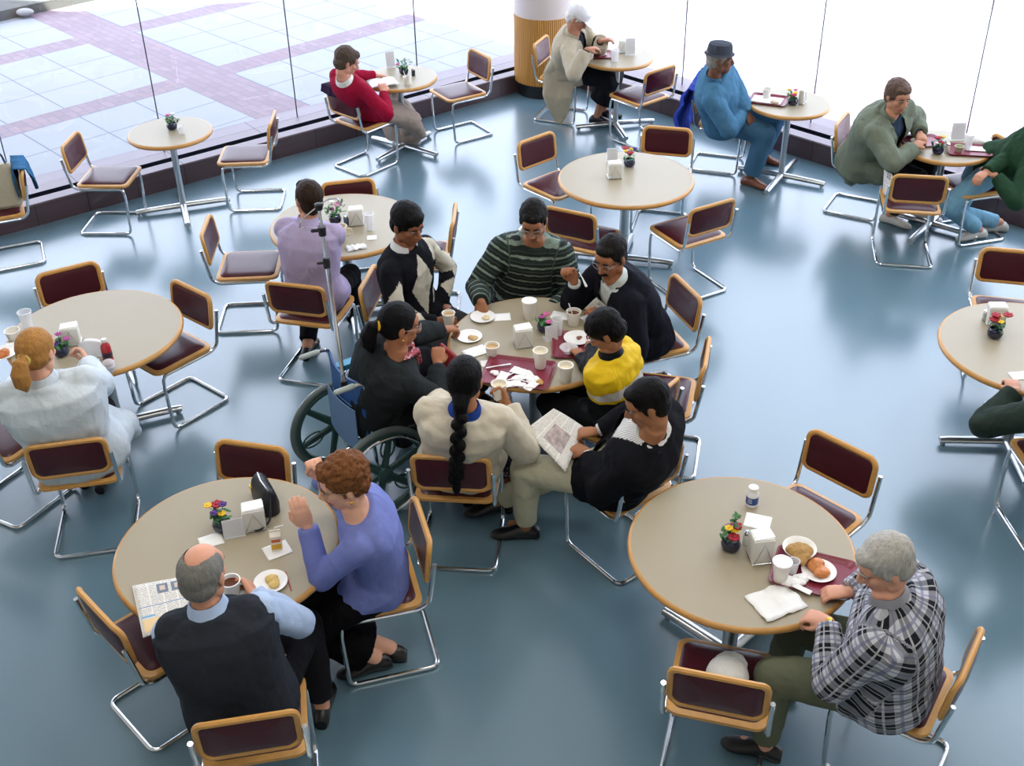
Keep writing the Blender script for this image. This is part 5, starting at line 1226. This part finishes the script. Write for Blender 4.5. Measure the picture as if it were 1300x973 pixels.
# 8 wheelchair woman
person((-.80, 5.50), 36, (507, 412), 20, hp=12, pelvis=V((-.84, 5.50, .59)), hands=((556, 462, .80), (574, 418, .80)), feet=(V((-.34, 5.72, .12)), V((-.48, 5.90, .12))), w=1.12, L=.48, top=jacket('30343a', .70, .05, col='24282c', collarc=0), topc='24292b', botc='26262c', skinc='a06a4a', hair='pony', hairc='0d0c0e', glasses='a8a8ac', earrings=True,
       opts={'tie': 'd9a81a', 'pony': 1}, elbow=(V((.3, -.5, -1)), V((-.3, .5, -.9))), label='woman in a dark jacket sitting in the wheelchair and pointing at a plate', curl=(.6, -.75), extra=lambda B: (lambda g: (g.tube([B.spine(1.03)+B.left*.07+B.fwd*.02, B.spine(.98)+B.fwd*.12+B.left*.02, B.spine(.75)+B.fwd*.165-B.left*.01, B.spine(.5)+B.fwd*.17-B.left*.02], [.018, .03, .034, .02], 10, flat=.6, round_ends=True), g.tube([B.spine(1.03)-B.left*.07+B.fwd*.02, B.spine(.98)+B.fwd*.12-B.left*.02, B.spine(.8)+B.fwd*.165-B.left*.03], [.018, .03, .03], 10, flat=.6, round_ends=True), g.build('scarf', scarfm, B.root, B.O)))(MB()))
# 9 purple sweater
B9 = person((-.683, 4.155), 187, (437, 612), 196, hp=14, hands=((403, 604, .99), (390, 668, .98)), feet=((497, 838, 0), (478, 850, 0)), w=.98, L=.50, px=-.02, top=G_top('sweater', sl=(.066, .058, .044), inf=.020, disp=(.006, 10, .8)), topc='737eba', bottom='skirt', botc='0d0d11', skirt=(.80, .13, .12), skinc='dca78c', hair='curly', hairc='6e4526', glasses='b8a070', earrings=True,
       elbow=(V((.15, .35, -1)), V((.05, -.25, -1))), knees=(V((-1, -.1, .3)), V((-1, -.1, .3))), label='woman with curly auburn hair in a purple blue sweater, hands raised', hdir=(V((-.15, 0, 1)), V((-.2, -.1, 1))), hup=(V((-.3, .8, 0)), V((.2, -.9, 0))), curl=(.85, .35), lips='b02a3a', bow=.06)
wristband(B9, 'R', black)
# 10 vest man
person((-1.12, 3.30), 98, (258, 728), 76, hp=8, hands=((322, 756, .82), (330, 838, .66)), feet=(V((-.93, 3.72, 0)), V((-1.2, 3.75, 0))), w=1.18, L=.50, px=.04, top=vest_top, topc='2b2f36', botc='17171b', skinc='cf967a', hair='bald', hairc='77756f', elbow=(V((1.0, -.1, -.6)), V((-.7, .3, -.8))),
       label='balding grey haired man in a dark grey vest holding a mug', hdir=(V((-.45, .8, .1)), None), hup=(V((.7, .2, .5)), None), curl=(.75, .5), belly=.03)
# 11 plaid man
B11 = person((1.66, 3.45), 150, (1124, 716), 182, hp=26, hands=((1078, 752, .79), (1052, 790, .79)), feet=(V((1.20, 3.72, 0)), V((1.12, 3.45, 0))), w=1.36, L=.50, px=.02, top=G_top('shirt', mats=plaidm, sl=(.078, .070, .052), inf=.024, disp=(.010, 9, .8), hem=-.17), topc='888888', botc='5f6350', skinc='d29a80', hair='silver', hairc='a5a29a', belly=.07, bow=.05,
       elbow=(V((.3, .8, -.6)), V((-.2, -.9, -.6))), label='grey haired man in a black and white plaid shirt eating at lower right', hdir=(V((-.9, .1, -.1)), V((-.75, .5, -.1))), curl=(.65, .7), collar='8a8a90')
wristband(B11, 'L', gold)
# 12 lab coat woman
person((-2.42, 5.13), 101, (47, 446), 78, hp=10, hands=((112, 462, .84), (40, 475, .78)), feet=((132, 618, 0), (108, 612, 0)), w=1.30, L=.50, px=.03, top=lab_top, topc='c6d0d6', bottom='trousers', botc='1a1a1f', skinc='dba68c', hair='pony', hairc='a5763f', opts={'tie': 'c8b25a'}, elbow=(V((.8, -.4, -.8)), V((-.7, -.3, -.8))),
       label='woman with a blonde ponytail in a white lab coat, seen from behind', hdir=(V((-.4, .5, .5)), None), hup=(V((.6, .5, .3)), None), curl=(.75, .4))
# 13 red sweater
person((-1.364, 10.37), 22, (440, 78), 20, torso_th=40,  hp=24, hands=((487, 117, .80), (477, 96, .79)), feet=((508, 186, 0), (520, 160, 0)), w=1.0, L=.49, px=.05, top=G_top('sweater', sl=(.068, .058, .042), inf=.014), topc='8f1030', bottom='skirt', botc='9a8b80', skirt=(.86, .27, .20), skinc='c98f78', hair='womens', hairc='4f4238', shoe='d9d9de', collar='e0ded8',
       elbow=(V((.2, -.8, -.5)), V((-.2, .9, -.3))), label='woman in a crimson sweater and beige skirt reading by the window', shift=.0, knees=(V((.8, -.5, .6)), V((.9, -.2, .8))), vox=.008)
# 14 trench
person((.575, 11.55), 345, (733, 22), 345, hp=38, hands=((745, 63, .93), (762, 52, .95)), feet=(V((.92, 11.32, 0)), V((1.0, 11.5, 0))), w=1.05, L=.50, px=.05, top=trench_top, topc='b3a994', bottom='skirt', botc='16181e', skirt=(.62, .19, .15), skinc='b07c62', hair='womens', hairc='d9d6d2', hat='cap', shoe='15181e',
       elbow=(V((-.3, -.6, -.8)), V((0, .8, -.5))), label='person in a long beige coat and white cap eating by the oak column', shift=.12, vox=.008, hdir=(V((.9, .1, .1)), V((.9, -.1, .2))), curl=(.5, .5))
# 15 denim
person((2.0, 10.2), 335, (914, 75), 352, hp=2, hands=((944, 144, .66), (950, 146, .66)), feet=((951, 236, .0), (966, 206, .0)), w=1.32, L=.52, px=.04, top=G_top('denim_shirt', sl=(.082, .074, .056), inf=.026, disp=(.010, 9, .8), hem=-.18), topc='46718f', botc='3c617c', skinc='6e4a38', hair='short', hairc='8d8880', hat='bucket', shoe='6a3a26', belly=.07, collar='46718f',
       elbow=(V((-.4, -.8, -.5)), V((.3, .9, -.4))), label='heavy man in blue denim and a dark hat looking out of the window', shift=.12, vox=.008, curl=(.8, .8), opts={'toe': (320, 330), 'legw': .95},
       extra=lambda B: (lambda g: ([g.ell(B.spine(.70)+B.left*s*.075+B.fwd*(.158+.0*s)+V((0, 0, .01*s)), (.014, .03, .026), Rz(B.th), 10, 8) for s in (-1, 1)], g.build('embroidery', mat('embroidery', 'c9806a', .7, nz=.6, nscale=60), B.root, B.O)))(MB()))
# 16 olive jacket
person((3.06, 9.19), 328, (1140, 122), 288, hp=12, hands=((1160, 187, .80), (1168, 170, .82)), feet=((1128, 284, 0), V((3.52, 8.95, 0))), w=1.28, L=.52, px=.06, top=olive_top, topc='6c7464', botc='1c1e22', skinc='b98468', hair='womens', hairc='5d4a40', shoe='c9c6c0', elbow=(V((-.5, -.8, -.4)), V((.5, .8, -.3))),
       label='person in a baggy olive green jacket with brown hair at the right window table', shift=.12, vox=.008, curl=(.6, .6), torso_th=318)
# 17 right edge jeans
person((3.822, 8.678), 186, (1322, 162), 185, hp=10, hands=((1252, 219, .74), (1264, 224, .72)), feet=((1266, 294, 0), (1240, 303, 0)), w=1.05, zp=.60, shift=0,  L=.52, px=-.10, top=G_top('sweater', sl=(.078, .066, .050), inf=.020, hips=0, hem=-.02), topc='24402c', botc='6f9ab0', skinc='b98468', hair='short', hairc='4a3a30', shoe='b9b9b4',
       elbow=(V((.3, .6, -.6)), V((.2, -.8, -.5))), label='person in a dark green top and light blue jeans cut off by the right edge', vox=.008, curl=(.5, .5))
# 18 right edge green sleeve
person((3.20, 5.00), 105, (1352, 455), 110, hp=8, hands=((1338, 480, .78), (1289, 497, .79)), feet=(V((3.4, 5.4, 0)), V((3.2, 5.45, 0))), w=1.1, L=.50, px=.02, top=G_top('jacket', sl=(.080, .072, .054), inf=.03), topc='2a3630', botc='20242a', skinc='c48f74', hair='short', hairc='3a2c24', elbow=(V((.9, 0, -.5)), V((-.8, -.4, -.6))),
       label='person in a dark green jacket of whom only the arm shows at the right edge', hdir=(None, V((.1, .95, .1))), curl=(.5, .6))

# ------------------------------------------------------------------ things people hold, things on chairs
cup(at(570, 412, .70), .085, .040, foam, fill=mat('tea', 'c2a06a', .3), label='white cup held by the young man in the argyle sweater')
cup(at(634, 506, .84), .100, .042, foam, fill=mat('creamy', 'e6ddc0', .3), label='white cup held by the woman with the black braid')
cup(at(296, 757, .77), .095, .043, china, fill=coffee, name='mug', handle=True, label='white mug of coffee held by the man in the dark grey vest')
mb = MB(); a = at(735, 346, 1.03); b = at(744, 363, .98); mb.tube([a, (a+b)/2+V((0, 0, .006)), b], [.003, .004, .009], 8, flat=.6, round_ends=True); tag(mb.build('plastic_spoon', paper), 'white plastic spoon raised by the man with the moustache', 'cutlery')
sheet('newspaper', [at(666, 547, .74), at(718, 600, .66), at(741, 543, .74), at(703, 519, .82)], printed('newsprint_b', 1), 'folded newspaper with a large photo on the knees of the man in black jacket', 'newspaper', .008, bend=.012)
sheet('folded_magazine', [at(742, 392, .78), at(758, 400, .77), at(770, 389, .84), at(757, 378, .88)], printed('newsprint_a'), 'folded printed sheet under the arm of the moustached man', 'magazine', .012)
sheet('red_folder', [at(556, 478, .66), at(578, 492, .66), at(580, 452, .82), at(560, 436, .86)], mat('red_leather', '8e1f24', .4), 'red folder held by the woman in the wheelchair', 'folder', .02)
mb = MB(); 
def drape(name, chair, m, label, cat, w_=.40, front=.25, back=.45, y0=0, z=.815, seedv=1, puff=.02):
    o = CHO[chair]; n = 22; mth_ = 26; vs_, fs = [], []
    for i in range(mth_+1):
        t = i/mth_; 
        for j in range(n+1):
            y = (j/n-.5)*w_+y0; s = -front+t*(front+back)
            edge = 1-.25*abs(j/n-.5)*2
            if s < 0: x, zz = -.215+.02-s*.10*0, z+s*edge
            else: x, zz = -.265-.05*min(1, s*3), z-s*edge
            k = max(0, 1-abs(s)/.03); zz += .012*k
            pf = puff*noise.noise((y*14+seedv, s*3, seedv))*min(1, abs(s)*8+.2); x += (pf if s < 0 else -abs(pf))-.0*k
            vs_.append((x+(.012 if s < 0 else -.012), y+.01*noise.noise((s*8, y*3, 5+seedv)), zz))
    fs = [(i*(n+1)+j, (i+1)*(n+1)+j, (i+1)*(n+1)+j+1, i*(n+1)+j+1) for i in range(mth_) for j in range(n)]
    g = MB(); g.add(vs_, fs); ob = g.build(name, m, solid=.008, auto=0); ob.location = o.location; ob.rotation_euler = o.rotation_euler; return tag(ob, label, cat)
drape('blue_coat', 'C33', cloth('2a3f9a', bump=.6), 'bright blue coat hanging over the chair back of the man in denim', 'coat', .62, .12, .66, puff=.12, seedv=3)
drape('dark_scarf', 'C36', cloth('2c1e34'), 'dark purple scarf over the chair back of the woman in red sweater', 'scarf', .30, .06, .07, y0=.08, puff=.05, seedv=5)
drape('blue_jacket', 'C25', cloth('2d6088', bump=.5), 'blue jacket draped over the chair back at the far left', 'jacket', .30, .30, .25, y0=.0, puff=.05, seedv=8)
bg_ = empty('beige_bag', at(6, 262, .48), math.radians(200), 'beige cloth bag on the chair at the far left edge', 'bag'); mb = MB(); mb.loops([[V((x, y, z)) for x, y in rrect(a_, b_, b_*.4, 5)] for a_, b_, z in ((.26, .12, 0), (.30, .16, .03), (.30, .15, .18), (.26, .08, .32), (.24, .03, .36))]); mb.build('bag_body', cloth('b5ad98', bump=.6), bg_)
mb = MB(); mb.tube(fillet([(-.09, 0, .35), (-.07, 0, .46), (.07, 0, .46), (.09, 0, .35)], .05), .008, 8); mb.build('strap', cloth('3a4a6a'), bg_)
w0 = empty('white_cap', CHO['C10'].location+V((.03, .02, .483)), 1.2, 'white cap lying on the seat of the bottom centre chair', 'cap'); mb = MB(); mb.loops([[(r*math.cos(t), r*math.sin(t), z) for t in [2*PI*k/28 for k in range(28)]] for r, z in ((.092, 0), (.094, .03), (.085, .06), (.06, .082), (.025, .092), (.002, .093))]); mb.build('crown', cloth('d3d3ce', bump=.4), w0)
mb = MB(); mb.loops([[(.06+x, y, .006+z) for x, y in ((0, -.075), (.05, -.07), (.09, -.04), (.10, 0), (.09, .04), (.05, .07), (0, .075))] for z in (0, .005)]); mb.build('brim', cloth('d3d3ce', bump=.4), w0)
sheet('loose_papers', [at(1121, 245, .50), at(1128, 252, .49), at(1133, 222, .66), at(1123, 214, .68)], printed('newsprint_a'), 'folded papers standing on the seat of the chair near the olive jacket', 'papers', .01)
# ------------------------------------------------------------------ light
world = bpy.data.worlds.new('sky'); scene.world = world; world.use_nodes = True
bg = world.node_tree.nodes['Background']; bg.inputs['Color'].default_value = (.79, .83, 1, 1); bg.inputs['Strength'].default_value = 5
def light(name, kind, energy, loc_, dirv, color=(1, 1, 1), size=1, sy=None):
    l = bpy.data.lights.new(name, kind); l.energy = energy; l.color = color
    if kind == 'AREA': l.shape = 'RECTANGLE'; l.size = size; l.size_y = sy or size
    if kind == 'SUN': l.angle = math.radians(.6)
    o = bpy.data.objects.new(name, l); COL.objects.link(o); o.location = loc_; o.rotation_euler = V(dirv).to_track_quat('-Z', 'Y').to_euler(); return o
sd = V((-2.66-.08, 2.95, -6.5)); light('sun', 'SUN', 26, (0, 0, 12), sd, (1, .97, .92))
for x, y in ((-3, 1.5), (.5, 1.5), (4, 1.5), (-3, 5.5), (.5, 5.5), (4, 5.5)):  # unseen overhead fill, added to lift the brightness of the room
    light('overhead_fill', 'AREA', 60, (x, y, 6.4), (0, 0, -1), (1, .93, .84), 1.2, 1.2)
